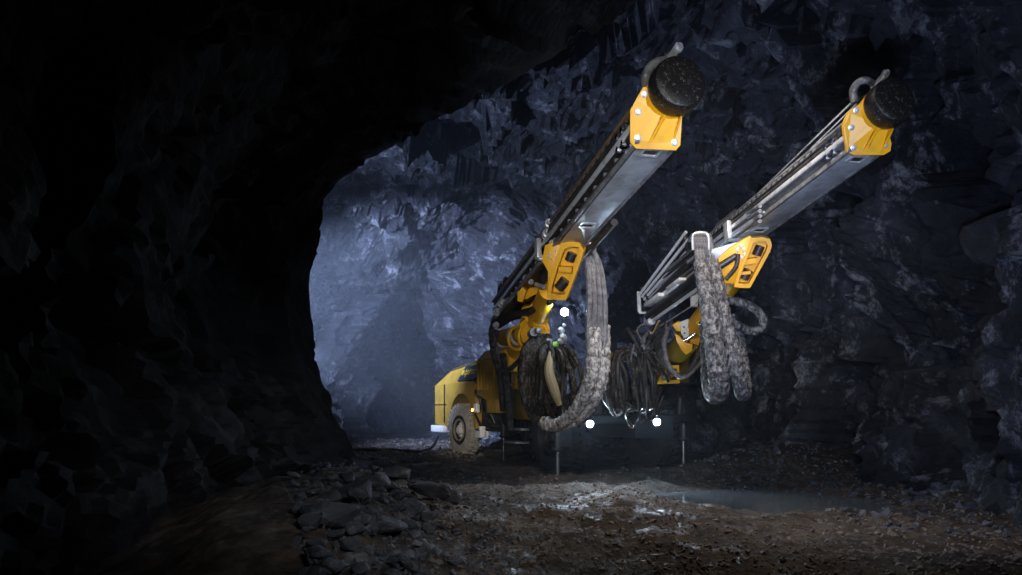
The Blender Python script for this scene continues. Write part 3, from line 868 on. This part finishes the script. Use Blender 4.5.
    if not right:
        TR([(631, 112), (637, 101), (661, 114), (649, 141), (634, 141)], [.004, .004, .05, .004, .004])
        TR([(664, 113), (667, 113), (651, 143), (648, 143)], [.085, .075, .004, .004])
        TR([(666, 114), (678, 115), (671, 142), (652, 143)], [.05, .04, .004, .004])
        TR([(679.5, 115), (681, 115), (674, 142), (672, 142)], [.085, .075, .004, .004])
        bolts = ((638.5, 112), (637.5, 138), (674.5, 142.3), (644.5, 94)); hk = [(646, 88, 4.85), (645.5, 76, 4.85), (651, 66, 4.8), (660, 61, 4.75), (668, 60, 4.7)]; nz_ = ((667, 61, 4.75), (677.5, 48.5, 4.62))
    else:
        TR([(844.3, 125.3), (850.7, 113.6), (863.6, 107.1), (875.3, 124.3), (861.4, 148.9), (848.6, 147.8)], [.004, .004, .004, .05, .004, .004])
        TR([(875.3, 125.3), (878.6, 126.4), (865.7, 151.1), (862.5, 151.1)], [.085, .075, .004, .004])
        TR([(877.5, 127.5), (886.1, 129.6), (880.7, 152.1), (866.8, 152.1)], [.05, .04, .004, .004])
        TR([(888.2, 128.6), (890.3, 128.6), (882.8, 153.2), (879.6, 153.2)], [.085, .075, .004, .004])
        bolts = ((851.0, 127.5), (853.2, 147.8), (885.0, 145.2), (856.1, 110.4)); hk = [(855.0, 102.9, 5.75), (853.4, 91.1, 5.75), (858.2, 82.5, 5.7), (866.8, 80.4, 5.65), (874.3, 84.6, 5.8)]; nz_ = ((873.2, 87.9, 5.8), (884.5, 75.0, 5.65))
    for x, y in bolts:
        b = MB(); b.lathe(Z(x, y, .004), npl, [(0, .024), (.008, .024), (.010, .017), (.026, .015), (.028, .004)], 8); b.build('bolt', 'steel', hb)
    b = MB(); b.lathe(f(L, 0, 0), f.d, [(-.03, .145), (-.025, .165), (.01, .176), (.085, .176), (.112, .168), (.122, .152), (.124, .08), (.124, .002)], 48)
    b.build('rubber_cap', 'cap_rubber', RIG, label='round black rubber cap with white specks')
    # grey hooked guard and nozzle above the cap
    b = MB(); b.tube([P(*p) for p in hk], lambda t: .034 - .008 * t, 10, 0, 6)
    gh = b.build('guard_hook', 'alu', RIG)
    b = MB(); e0, e1 = P(*nz_[0]), P(*nz_[1])
    b.cyl(e0, e1, .026, 12); b.cyl(e1, e1 + (e1 - e0) * .15, .034, 6); b.cyl(e1 + (e1 - e0) * .15, e1 + (e1 - e0) * .3, .018, 6)
    b.build('nozzle', 'steel', gh)
    return f, fb

# left boom
C1, T1 = P(673, 91, 4.5), P(503, 306, 9.6)
f1, fb1 = feed(T1, C1, 0.0, 0.3, 2.78, False)
C2, T2 = P(884.5, 107.5, 5.35), P(645, 297, 10.2)
f2, fb2 = feed(T2, C2, 0.0, 0.9, 2.95, True)

def cradle(px_outer, px_inner, Yc, depth, cross, dark_bits, side=None, n=None):
    """slotted yellow loop frame seen from the front, plus its flank plate"""
    n = Vector(n or (-0.25, -0.90, -0.35)).normalized()
    c0 = P(sum(p[0] for p in px_outer) / len(px_outer), sum(p[1] for p in px_outer) / len(px_outer), Yc)
    q = lambda p: onplane(p[0], p[1], c0, n)
    b = MB(); b.ring([q(p) for p in px_outer], [q(p) for p in px_inner], -n * depth)
    for x0, y0, x1, y1, wd_ in cross:
        a, c = q((x0, y0)), q((x1, y1)); d = (c - a).normalized(); t = n.cross(d)
        b.box((a + c) / 2 - n * depth * .55, (d, t, n), ((c - a).length, wd_, depth * .7))
    # back web closing the slot, set deep
    b.prism([q(p) - n * depth * 0.98 for p in px_outer], -n * .02)
    o = b.build('cradle', 'yellow', RIG)
    for x0, y0, x1, y1, r in dark_bits:
        b = MB(); b.cyl(q((x0, y0)) - n * depth * .6, q((x1, y1)) - n * depth * .6, r, 14); b.build('slide_cylinder', 'dark_metal', o)
    if side:
        b = MB(); b.prism([q(p) - n * depth * .3 for p in side], -n * depth * .5, .006); b.build('flank_plate', 'yellow', o)
    return o, q, n

cr1, q1, n1 = cradle([(561, 243), (571, 241), (580, 243), (583.5, 250), (582, 258), (566, 300), (556, 300), (546.5, 298), (548, 287), (555, 262)],
                     [(564.5, 249), (571, 246.5), (578, 247), (579.5, 252), (578.5, 258), (564.5, 294.5), (559, 295), (551, 293.5), (552, 286), (559, 263)],
                     6.55, 0.12, [(558, 270, 571, 270.5, .05)], [(568, 262, 571, 254, .045), (557, 290, 564, 281, .05)],
                     [(544, 246), (557, 241), (562, 246), (549, 296), (546, 296), (548, 272), (541, 262)])
b = MB()
for x, y in ((549, 254), (554, 252), (550, 260), (556, 257), (548, 257)): 
    c = q1((x, y)) - n1 * .06; b.lathe(c, n1, [(0, .022), (.02, .022), (.022, .012), (.04, .01)], 8)
b.build('bolt', 'steel', cr1)
cr2, q2, n2 = cradle([(752, 238), (762, 237), (770, 239), (772, 245), (770, 252), (750, 288), (742, 288), (734, 287), (736, 278), (745, 256)],
                     [(753, 243.5), (758, 241.5), (766, 241.5), (768, 245.5), (766, 251.5), (749, 284), (745, 284.5), (738, 283.5), (739.5, 276), (747.5, 257)],
                     7.0, 0.13, [(744, 263, 757, 261, .05), (740, 274, 751, 273, .03)], [(757, 256, 761, 247, .045), (744, 280, 749, 271, .05)],
                     [(729, 249), (750, 236), (755, 240), (738, 285), (722, 284), (712, 266), (722, 256)])
b = MB()
for x, y in ((741, 246), (744, 250), (738, 250), (745, 255), (742, 258)):
    c = q2((x, y)) - n2 * .06; b.lathe(c, n2, [(0, .022), (.02, .022), (.022, .012), (.04, .01)], 8)
b.build('bolt', 'steel', cr2)
b = MB(); b.tube([q2((738, 254)) - n2 * .0, q2((736, 266)) + n2 * .03, q2((726, 279)) + n2 * .02], .022, 10, 0, 5); b.build('hose', 'hose', cr2)
b = MB(); b.prism([q2(p) - n2 * .12 for p in [(712, 251), (741, 243), (738, 252), (716, 268), (709, 262)]], -n2 * .05, .004); b.build('steel_plate', 'plate', cr2)
b = MB(); b.cyl(q2((712, 272)) - n2 * .04, q2((737, 256)) - n2 * .06, .038, 16); b.build('damper', 'dark_metal', cr2)

# ---- left feed tail: rock drill, cylinders, yellow cradle arm
b = MB()
b.cyl(P(501, 318, 9.3), P(547, 262, 7.6), .075, 20); b.cyl(P(497, 322, 9.5), P(503, 314, 9.25), .095, 20)
tc = b.build('feed_cylinder', 'dark_metal', RIG)
b = MB(); b.cyl(P(528, 288, 8.2), P(547, 265, 7.5), .085, 20); b.cyl(P(520, 285, 8.4), P(552, 246, 7.2), .035, 12); b.build('cylinder_sleeve', 'hose_grey', tc)
for px, py, Yy, r in ((526, 278, 7.7, .036), (531, 282, 7.5, .028), (521, 293, 8.0, .045), (497, 312, 9.0, .05), (501, 304, 8.8, .05), (496, 325, 9.1, .04), (504, 300, 8.7, .035), (541, 243, 7.0, .05), (547, 234, 6.7, .05), (549, 224, 6.6, .045), (537, 252, 7.3, .035), (535, 256, 7.4, .045), (552, 243, 6.6, .03)):
    b = MB(); p = P(px, py, Yy); b.lathe(p, f1.d, [(-r, r * .6), (-r * .8, r), (r * .5, r), (r * .7, r * .7), (r * 1.4, r * .6)], 10); b.build('coupling', 'steel', RIG)
b = MB()   # rock drill body and hose rack riding on the feed tail
b.box(f1(.75, -.02, .02), f1.ax, (.75, .26, .16), .03); b.box(f1(.3, -.04, -.02), f1.ax, (.35, .2, .2), .04)
b.cyl(f1(1.1, -.02, .02), f1(1.5, -.02, .02), .06, 16)
rd1 = b.build('rock_drill', 'dark_metal', RIG)
b = MB(); b.torus(f1(.55, -.15, .0), f1.s, .12, .022, 20, 8); b.torus(f1(.85, -.15, .02), f1.s, .10, .02, 20, 8); b.build('hose_loop', 'hose', rd1)
b = MB(); b.cyl(f1(1.5, -.02, .02), f1(f1.L - .2, -.02, .02), .022, 12); b.build('drill_steel', 'rust', RIG)
b = MB()
nn1 = Vector((-.2, -.9, -.4)).normalized(); c0 = P(535, 285, 7.9); qq = lambda x, y: onplane(x, y, c0, nn1)
b.prism([qq(*p) for p in [(522, 300), (526, 292), (538, 277), (546, 270), (547, 288), (540, 291), (528, 299)]], -nn1 * .2, .01)
b.prism([qq(*p) + nn1 * .1 for p in [(519, 291), (524, 285), (528, 289), (524, 300), (519, 299)]], -nn1 * .12, .006)
b.build('cradle_arm', 'yellow', RIG)
b = MB(); b.cyl(P(549, 264, 7.2), P(545, 278, 7.4), .05, 12); b.cyl(P(545, 278, 7.4), P(541, 286, 7.5), .03, 12); b.build('tilt_cylinder', 'dark_metal', RIG)
b = MB(); b.cyl(P(536, 284.5, 7.5), P(544, 287, 7.4), .025, 10); b.build('cylinder_pin', 'steel', RIG)
# side rod to the right of the left feed
b = MB(); b.cyl(f1(2.6, .17, -.30), f1(3.7, .17, -.27), .022, 14); b.cyl(f1(3.1, .17, -.285), f1(3.75, .17, -.27), .032, 14); b.build('side_cylinder', 'dark_metal', RIG)

# boom head and boom arm, left
c0 = P(535, 320, 8.6); qh = lambda x, y: onplane(x, y, c0, nn1)
b = MB(); b.prism([qh(*p) for p in [(521, 309), (526, 306), (543, 304), (544, 315), (542, 333), (536, 334), (531, 322), (521, 318)]], -nn1 * .28, .02)
b.prism([qh(*p) - nn1 * .1 for p in [(517, 326), (530, 318), (543, 330), (540, 345), (520, 345)]], -nn1 * .4, .02)
b.cyl(P(535, 322, 8.8), P(549, 290, 7.6), .11, 20)
b.build('boom_head', 'yellow', RIG)
b = MB(); b.tube([P(537, 330, 8.9), P(520, 345, 10.2), P(518, 352, 11.6)], lambda t: .17 + .06 * t, 24, 0, 4)
b.build('boom_arm', 'yellow', RIG)
b = MB(); b.torus(P(533, 336, 8.7), (-.35, -.9, 0), .19, .018, 30, 8); b.build('hose_guard', 'yellow', RIG)
b = MB(); b.torus(P(517, 338, 9.2), (-.6, -.7, 0), .15, .02, 30, 8); b.build('hose_guard', 'yellow', RIG)
b = MB(); b.cyl(P(497, 339, 10.4), P(523, 334, 9.3), .12, 20); b.build('swing_cylinder', 'yellow_dusty', RIG)
b = MB(); b.cyl(P(499, 339, 10.2), P(503, 338, 10.1), .14, 20); b.cyl(P(515, 336, 9.5), P(518, 335.4, 9.4), .13, 20); b.build('cylinder_band', 'steel', RIG)
b = MB(); b.box(P(511, 358, 10.6), AX, (0.34, 0.34, 0.42), .03); b.box(P(523, 381, 11.2), AX, (.3, .3, .26), .03)
b.build('boom_turret', 'yellow', RIG)
b = MB(); b.cyl(P(531, 334, 8.5), P(534, 332, 8.3), .05, 12); b.build('hose_block', 'alu', RIG)
b = MB(); b.box(P(549, 340, 8.2), AX, (.03, .08, .03), .006); b.box(P(551, 343, 8.2), AX, (.03, .03, .09), .006); b.build('hose_bracket', 'alu', RIG)
b = MB(); b.box(P(538, 331, 8.3), AX, (.08, .08, .07), .02); b.build('hose_block', 'alu', RIG)
b = MB(); b.lathe(P(555, 344.5, 8.15), (1, -.2, 0), [(-.03, .02), (-.02, .035), (.03, .035), (.045, .02)], 12); b.build('hose_fitting', 'green', RIG, label='pale green hose fitting')
b = MB()
for px, py, r in ((561, 330, .035), (563, 337, .04), (560, 341, .03), (564, 325, .02)):
    p = P(px, py, 8.1); b.lathe(p, (-.4, -.8, .4), [(-r, r), (r * .4, r), (r, r * .6)], 8)
b.build('valve', 'steel', RIG)

# hoses
def hose(name, pts, r, material='hose', seg=9, k=6, wob=0.0, parent=RIG):
    b = MB(); b.tube([P(*p) for p in pts], r, seg, wob, k); return b.build(name, material, parent)
# black hose curtain of the left boom
rnd = random.Random(21)
for i in range(4):
    hose('muddy_hose', [(538 + i * 3, 340 - i, 8.5), (528 + i * 7, 350, 8.35), (524 + i * 8, 376, 8.4), (528 + i * 7.5, 400, 8.4), (537 + i * 6, 418, 8.5)], .082 - .008 * i, 'mud_hose', 12, 10, .09)
for i in range(12):
    x0 = 540 + i * 3.0
    Yy = 8.35 + rnd.uniform(-.2, .4)
    hose('hose', [(545 + i * 1.2, 343 + rnd.uniform(-3, 5), Yy), (x0 + 1, 356, Yy - .1), (x0 + rnd.uniform(-5, 7), 380, Yy), (x0 + rnd.uniform(-3, 5), 402, Yy), (545 + i * 2.4, 420 + rnd.uniform(-8, 4), Yy + .2)], .022 + rnd.uniform(0, .022), rnd.choice(['mud_hose', 'hose', 'hose']), 9)
for pts, r in [([(497, 318, 9.6), (491, 332, 9.8), (495, 360, 10), (504, 372, 9.8), (520, 360, 9.2), (533, 345, 8.6)], .036),
               ([(502, 322, 9.4), (513, 315, 9), (530, 311, 8.3), (545, 303, 7.9), (552, 300, 7.6)], .045),
               ([(500, 326, 9.5), (514, 318, 9.2), (531, 314, 8.5), (541, 308, 8.0)], .03),
               ([(496, 330, 9.8), (493, 350, 9.9), (500, 378, 10.4), (503, 410, 10.9)], .045),
               ([(503, 355, 10), (506, 380, 10.4), (509, 410, 10.8), (511, 430, 10.9)], .05),
               ([(549, 350, 8.3), (556, 372, 8.2), (560, 400, 8.3), (566, 420, 8.4)], .03),
               ([(556, 350, 8.4), (566, 362, 8.3), (574, 385, 8.3), (572, 408, 8.4)], .035),
               ([(560, 345, 8.4), (572, 352, 8.3), (582, 378, 8.3), (578, 404, 8.4)], .03),
               ([(553, 352, 8.2), (555, 380, 8.1), (560, 402, 8.2)], .026)]:
    hose('hose', pts, r, 'mud_hose')
hose('hose', [(551, 352, 8.1), (549, 372, 8.05), (555, 392, 8.1), (559, 405, 8.15)], lambda t: .03 + .03 * math.sin(math.pi * t), 'rim')

# left hose bundle: separate hoses above, wrapped sleeve below
for i in range(7):
    o = (i - 3)
    hose('bundle_hose', [(584 + i * 1.3, 247 + abs(o) * .6, 6.9 - .02 * i), (588 + i * 1.8 + (i > 3) * 1.5, 268, 6.8), (589.5 + i * 2.5, 300, 6.75 + .04 * (i % 2)), (588 + i * 2.8, 330, 6.75), (589 + i * 2.6, 342, 6.75)], .030, 'hose_grey', 9)
b = MB(); b.torus(P(588, 249, 6.85), (.2, .6, .8), .07, .012, 20, 6); b.build('hose_ring', 'steel', RIG)
def sleeve(name, pts, r, material, ripple=.1, seg=16, k=14, step=23):
    b = MB(); pts_ = catmull([P(*p) for p in pts], k); n = len(pts_)
    b.tube(pts_, lambda t: (r(t) if callable(r) else r) * (1 + ripple * (0.5 + 0.5 * math.sin(t * n * 1.25)) + random.uniform(-.03, .03)), seg, .07)
    return b.build(name, material, RIG)
sleeve('hose_sleeve', [(594, 329, 6.78), (594, 350, 6.75), (592, 372, 6.75), (586, 392, 6.8), (575, 411, 6.9), (563, 422, 7.0), (550, 426, 7.1), (541, 421, 7.15)], lambda t: .072 - .018 * t, 'sleeve_pale', .13)
sleeve('hose_sleeve', [(602, 326, 6.84), (603, 350, 6.82), (602, 374, 6.82), (595, 396, 6.86), (583, 413, 6.95), (568, 424, 7.05), (554, 426, 7.15), (545, 421, 7.2)], lambda t: .072 - .018 * t, 'sleeve_pale', .13)

# ---- right feed rear: tube bundle, cylinders, hose guide
for i in range(5):
    b = MB(); b.cyl(P(640 + i * 2.2, 294 + i * 2.6, 9.6), P(686 + i * 3.0, 232 + i * 7.0, 8.3), .02, 10); b.build('hydraulic_pipe', 'bright_steel', RIG)
for i in range(4):
    b = MB(); b.cyl(P(649 + i * 2.0, 302 + i * 2.5, 9.5), P(698 + i, 258 + i * 4, 8.2), .014, 10); b.build('hydraulic_pipe', 'bright_steel', RIG)
for t in (.05, .5, .93):
    b = MB()
    a = P(640 + 46 * t, 292 - 62 * t, 9.6 - 1.3 * t); c = P(652 + 50 * t, 308 - 50 * t, 9.55 - 1.3 * t)
    b.box((a + c) / 2, ((c - a).normalized(), f2.d, (c - a).normalized().cross(f2.d)), ((c - a).length + .06, .07, .05), .008)
    b.build('pipe_clamp', 'dark_metal', RIG)
b = MB(); b.cyl(P(651, 316, 9.6), P(700, 278, 8.0), .085, 22); b.cyl(P(645, 308, 9.7), P(690, 262, 8.3), .05, 18); b.build('feed_cylinder', 'dark_metal', RIG)
b = MB(); b.cyl(P(652, 321, 9.5), P(703, 285, 7.9), .022, 12); b.lathe(P(651, 321.5, 9.52), f2.d, [(-.05, .05), (.03, .055), (.05, .03)], 12); b.build('piston_rod', 'bright_steel', RIG)
b = MB(); b.cyl(P(660, 326, 9.4), P(700, 301, 8.2), .008, 8); b.build('guide_wire', 'steel', RIG)
b = MB(); b.box(P(639, 302, 9.8), (f2.d, f2.s, f2.k), (.03, .05, .3), .005); b.box(P(646, 313, 9.75), (f2.s, f2.d, f2.k), (.2, .03, .03), .005); b.build('end_plate', 'white', RIG)
b = MB(); b.box(P(655, 300, 9.2), f2.ax, (.5, .12, .05), .01); b.box(P(668, 292, 8.9), f2.ax, (.7, .06, .07), .01); b.box(P(676, 284, 8.6), f2.ax, (.4, .1, .04), .01); b.build('slide_bracket', 'white', RIG)
b = MB(); b.prism([P(686, 282, 8.3), P(700, 276, 8.2), P(698, 306, 8.3), P(690, 306, 8.35), P(691, 292, 8.33)], (0.03, .12, 0), .006); b.build('mounting_plate', 'white', RIG)
b = MB()   # frame standing above the feed
fr_o = [(712, 234), (716, 224), (735, 209), (741, 214), (742, 221), (728, 233), (716, 243)]
fr_i = [(717, 234), (719, 227), (734, 214), (737, 216), (737, 219), (726, 229), (718, 237)]
nz = Vector((-.5, -.8, -.1)).normalized(); c0 = P(728, 226, 7.9)
b.ring([onplane(*p, c0, nz) for p in fr_o], [onplane(*p, c0, nz) for p in fr_i], -nz * .1); b.build('hose_guide', 'dark_metal', RIG)
b = MB()
for i in range(4): b.tube([P(713 + i * 2, 243 + i * 2, 8), P(722 + i * 2, 229 + i * 3, 7.8), P(740 + i * 2, 218 + i * 3.4, 7.2), P(760, 206 + i * 5, 6.6)], .02, 8, 0, 5)
b.build('guide_hose', 'hose_grey', RIG)
b = MB(); b.cyl(P(706, 256, 7.9), P(764, 212, 6.6), .05, 14, .012); b.build('upper_tube', 'plate', RIG)
b = MB(); b.cyl(P(735, 216, 8.0), P(854.5, 99.6, 5.75), .008, 6); b.build('hoist_wire', 'steel', RIG)
b = MB(); b.cyl(P(741, 217, 8.0), P(856.5, 104, 5.75), .007, 6); b.build('hoist_wire', 'steel', RIG)
b = MB(); b.box(P(700, 240, 8.2), (f2.s, f2.d, f2.k), (.22, .2, .2), .05); b.box(P(693, 248, 8.3), (f2.s, f2.d, f2.k), (.12, .2, .3), .03); b.build('hose_reel_head', 'dark_metal', RIG)

# wrapped hose loops of the right boom: front leg, U-bottom, rear leg
# flat multi-hose run clamped at the top
for i in range(6):
    hose('bundle_hose', [(690 + i * 3.2, 240 - 3 * math.sin(i), 7.6), (694 + i * 3.0, 236, 7.4), (697 + i * 3.0, 256, 7.2), (700 + i * 3.0, 285, 7.05), (703 + i * 3.2, 310, 7.0)], .028, 'hose_grey', 9)
b = MB(); b.tube([P(693, 250, 7.1), P(692.5, 238, 7.1), P(695, 233.5, 7.1), P(705, 233, 7.1), P(708.5, 237, 7.1), P(709, 250, 7.1)], .014, 8, 0, 4); b.build('hose_clamp', 'steel', RIG)
sleeve('hose_sleeve', [(701, 262, 7.12), (705, 285, 7.0), (710, 315, 6.95), (714, 345, 6.93), (718, 370, 6.93), (719, 388, 6.98), (716, 395, 7.15), (712, 388, 7.4), (710, 368, 7.6), (709, 340, 7.8), (708, 322, 7.9)], lambda t: .070 + .028 * min(t * 2.5, 1) - .02 * max(0, t - .6), 'sleeve_grey', .07, 18)
sleeve('hose_sleeve', [(712, 262, 7.15), (718, 285, 7.05), (724, 315, 7.0), (731, 345, 6.98), (737, 372, 6.98), (741, 388, 7.05), (743, 394, 7.2), (744, 386, 7.4), (741, 360, 7.6), (737, 335, 7.8), (730, 318, 7.9)], lambda t: .066 + .012 * t, 'sleeve_grey', .07, 18)
sleeve('hose_sleeve', [(728, 300, 7.7), (742, 303, 7.6), (755, 309, 7.6), (763, 318, 7.6), (762, 327, 7.6), (753, 331, 7.6), (742, 328, 7.7), (732, 320, 7.8)], .046, 'sleeve_grey', .05, 12)

# right boom head, arm and turret
nb = Vector((-.25, -.95, -.15)).normalized(); c0 = P(688, 330, 9.0); qb = lambda x, y: onplane(x, y, c0, nb)
b = MB()
b.prism([qb(*p) for p in [(672, 325), (678, 321), (684, 323), (682, 332), (676, 331)]], -nb * .25, .01)
b.prism([qb(*p) for p in [(674, 333), (680, 336), (686, 344), (693, 343), (692, 351), (686, 355), (681, 350), (677, 342)]], -nb * .3, .012)
b.prism([qb(*p) - nb * .1 for p in [(690, 320), (702, 318), (706, 330), (700, 346), (690, 344)]], -nb * .3, .012)
b.build('boom_head', 'yellow', RIG)
b = MB(); b.cyl(P(692, 332, 9.2), P(738, 272, 7.7), .13, 22); b.build('boom_link', 'yellow', RIG)
b = MB(); b.prism([qb(*p) + nb * .02 for p in [(680, 322), (688.5, 318.5), (689, 337), (684, 338), (681, 333)]], -nb * .05, .004); wp = b.build('cover_plate', 'white', RIG)
b = MB()
for x, y in ((684, 327), (684.5, 333)): b.lathe(qb(x, y) + nb * .02, nb, [(0, .014), (.01, .012)], 10)
b.build('bolt', 'dark_metal', wp)
b = MB(); b.tube([qb(684, 341), qb(692, 336), qb(699, 330), qb(702, 318), qb(703, 312)], .03, 10, 0, 4); b.build('pipe_elbow', 'chrome', RIG)
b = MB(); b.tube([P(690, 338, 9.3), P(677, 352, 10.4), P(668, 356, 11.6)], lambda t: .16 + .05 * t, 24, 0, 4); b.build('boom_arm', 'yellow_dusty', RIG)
b = MB(); b.box(P(670, 368, 11.6), AX, (.4, .5, .5), .03); b.build('boom_turret', 'yellow_dusty', RIG)
b = MB(); qf = lambda x, y: P(x, y, 10.2)
b.ring([qf(*p) for p in [(665, 366), (679, 365), (680, 383), (657, 384)][0:4]], [qf(*p) for p in [(667, 369), (676.5, 368.5), (677, 380), (663, 380.5)]], (0.02, .2, 0))
b.box(P(671, 374.5, 10.25), AX, (.12, .2, .03)); b.cyl(P(667, 377, 10.3), P(674, 371, 10.3), .06, 14)
b.build('service_frame', 'yellow', RIG)
# drooping hoses round the right boom head and the hose heap between the booms
rnd = random.Random(33)
for i in range(10):
    j = i * 1.0
    hose('hose', [(668 - j, 328 + j * .5, 9.1), (664 - j * .6, 345 + j, 8.9), (669 + j * .4, 366 + j * .8, 8.8), (682 + j * .5, 377 - j * .4, 8.75), (697 + j * .3, 366 - j * 1.8, 8.75), (706 - j * .2, 345 - j * 2, 8.8)], .030, 'hose_grey' if i in (0, 1) else 'hose', 8)
for i in range(16):
    x = rnd.uniform(632, 656); y = rnd.uniform(332, 352)
    hose('hose', [(x, y, 9.6), (x - rnd.uniform(-8, 8), y + rnd.uniform(-8, 8), 9.45), (x + rnd.uniform(-4, 12), y + 16, 9.4), (x + rnd.uniform(0, 16), y + 30, 9.5)], rnd.uniform(.014, .03), rnd.choice(['hose', 'hose', 'hose_grey']), 8)
for pts in ([(643, 345, 9.3), (637, 330, 9.3), (645, 324, 9.3), (652, 334, 9.3), (660, 320, 9.2)], [(640, 347, 9.3), (645, 352, 9.2), (660, 342, 9.2), (666, 322, 9.2)]):
    hose('hose', pts, .02, 'chrome')
for i in range(14):
    a = i / 13
    hose('hose', [(648 - 2 * i * .4, 352, 9.6), (634 - 10 * a, 350 + 4 * a, 9.5), (624 - 11 * a, 360 + 10 * a, 9.4), (612 + 18 * (a - .3) - 4, 392 + 6 * a, 9.4), (616 + 26 * a, 412 - 4 * a, 9.5), (628 + 20 * a, 400 - 10 * a, 9.6)], .028, 'hose', 8)
for i in range(22):
    x = 618 + rnd.uniform(0, 34); y = 346 + rnd.uniform(0, 14)
    sw = rnd.uniform(-16, 8)
    hose('hose', [(646 + rnd.uniform(-6, 6), y, 9.5), (x - 4, y + 4, 9.4), (x + sw, y + rnd.uniform(22, 40), 9.3), (x + sw * .6 + 2, y + rnd.uniform(46, 60), 9.4), (x + rnd.uniform(4, 18), y + rnd.uniform(34, 50), 9.6)], rnd.uniform(.02, .045), rnd.choice(['hose', 'mud_hose', 'hose']), 8)
for pts in ([(640, 372, 9.2), (643, 395, 9.2), (636, 424, 9.2), (630, 427, 9.2), (626, 415, 9.2), (628, 402, 9.2)], [(638, 392, 9.15), (640, 410, 9.15), (634, 426, 9.15), (629, 420, 9.15)], [(645, 408, 9.1), (640, 414, 9.1), (641, 423, 9.1), (645, 420, 9.1)]):
    hose('hose', pts, .010, 'chrome', 7)
b = MB(); b.box(P(614, 358, 10.2), AX, (.14, .14, .16), .03); b.build('valve_bank', 'yellow_dusty', RIG)

# ------------------------------------------------------------------ trailing cable, wall wire
b = MB()
pts = [P(438, 436, 16.9), P(432, 447, 16.6), P(420, 451, 16.0)]
for x, y in ((-2.3, 15.6), (-2.75, 16.2), (-3.2, 15.8), (-3.8, 16.4), (-4.6, 16.2), (-5.4, 16.6)): pts.append(Vector((x, y, fz(x, y) + .05)))
b.tube(pts, .035, 8, 0, 6)
tag(b.build('trailing_cable', 'hose'), 'black supply cable trailing over gravel from the rear of the rig', 'cable')

# ------------------------------------------------------------------ haze
def haze_mat(name, dens):
    m = bpy.data.materials.new(name); m.use_nodes = True
    nt = m.node_tree; nt.nodes.clear()
    out = nt.nodes.new('ShaderNodeOutputMaterial'); vs_ = nt.nodes.new('ShaderNodeVolumeScatter')
    vs_.inputs['Color'].default_value = (0.78, 0.88, 1.0, 1); vs_.inputs['Density'].default_value = dens; vs_.inputs['Anisotropy'].default_value = 0.1
    nt.links.new(vs_.outputs[0], out.inputs['Volume'])
    MATS[name] = m
haze_mat('haze', 0.015); haze_mat('haze_thin', 0.006)
W3 = ((1, 0, 0), (0, 1, 0), (0, 0, 1))
b = MB(); b.box((-1.5, 29.0, 2.8), W3, (15.6, 30.0, 7.4))
tag(b.build('haze', 'haze', smooth=False), 'blue dusty haze hanging in the drift behind the rig', 'haze', None, 'stuff')
b = MB(); b.box((-1.5, 10.95, 2.8), W3, (15.6, 6.0, 7.4))
tag(b.build('haze', 'haze_thin', smooth=False), 'thin bluish haze around the lamps at the front of the rig', 'haze', None, 'stuff')
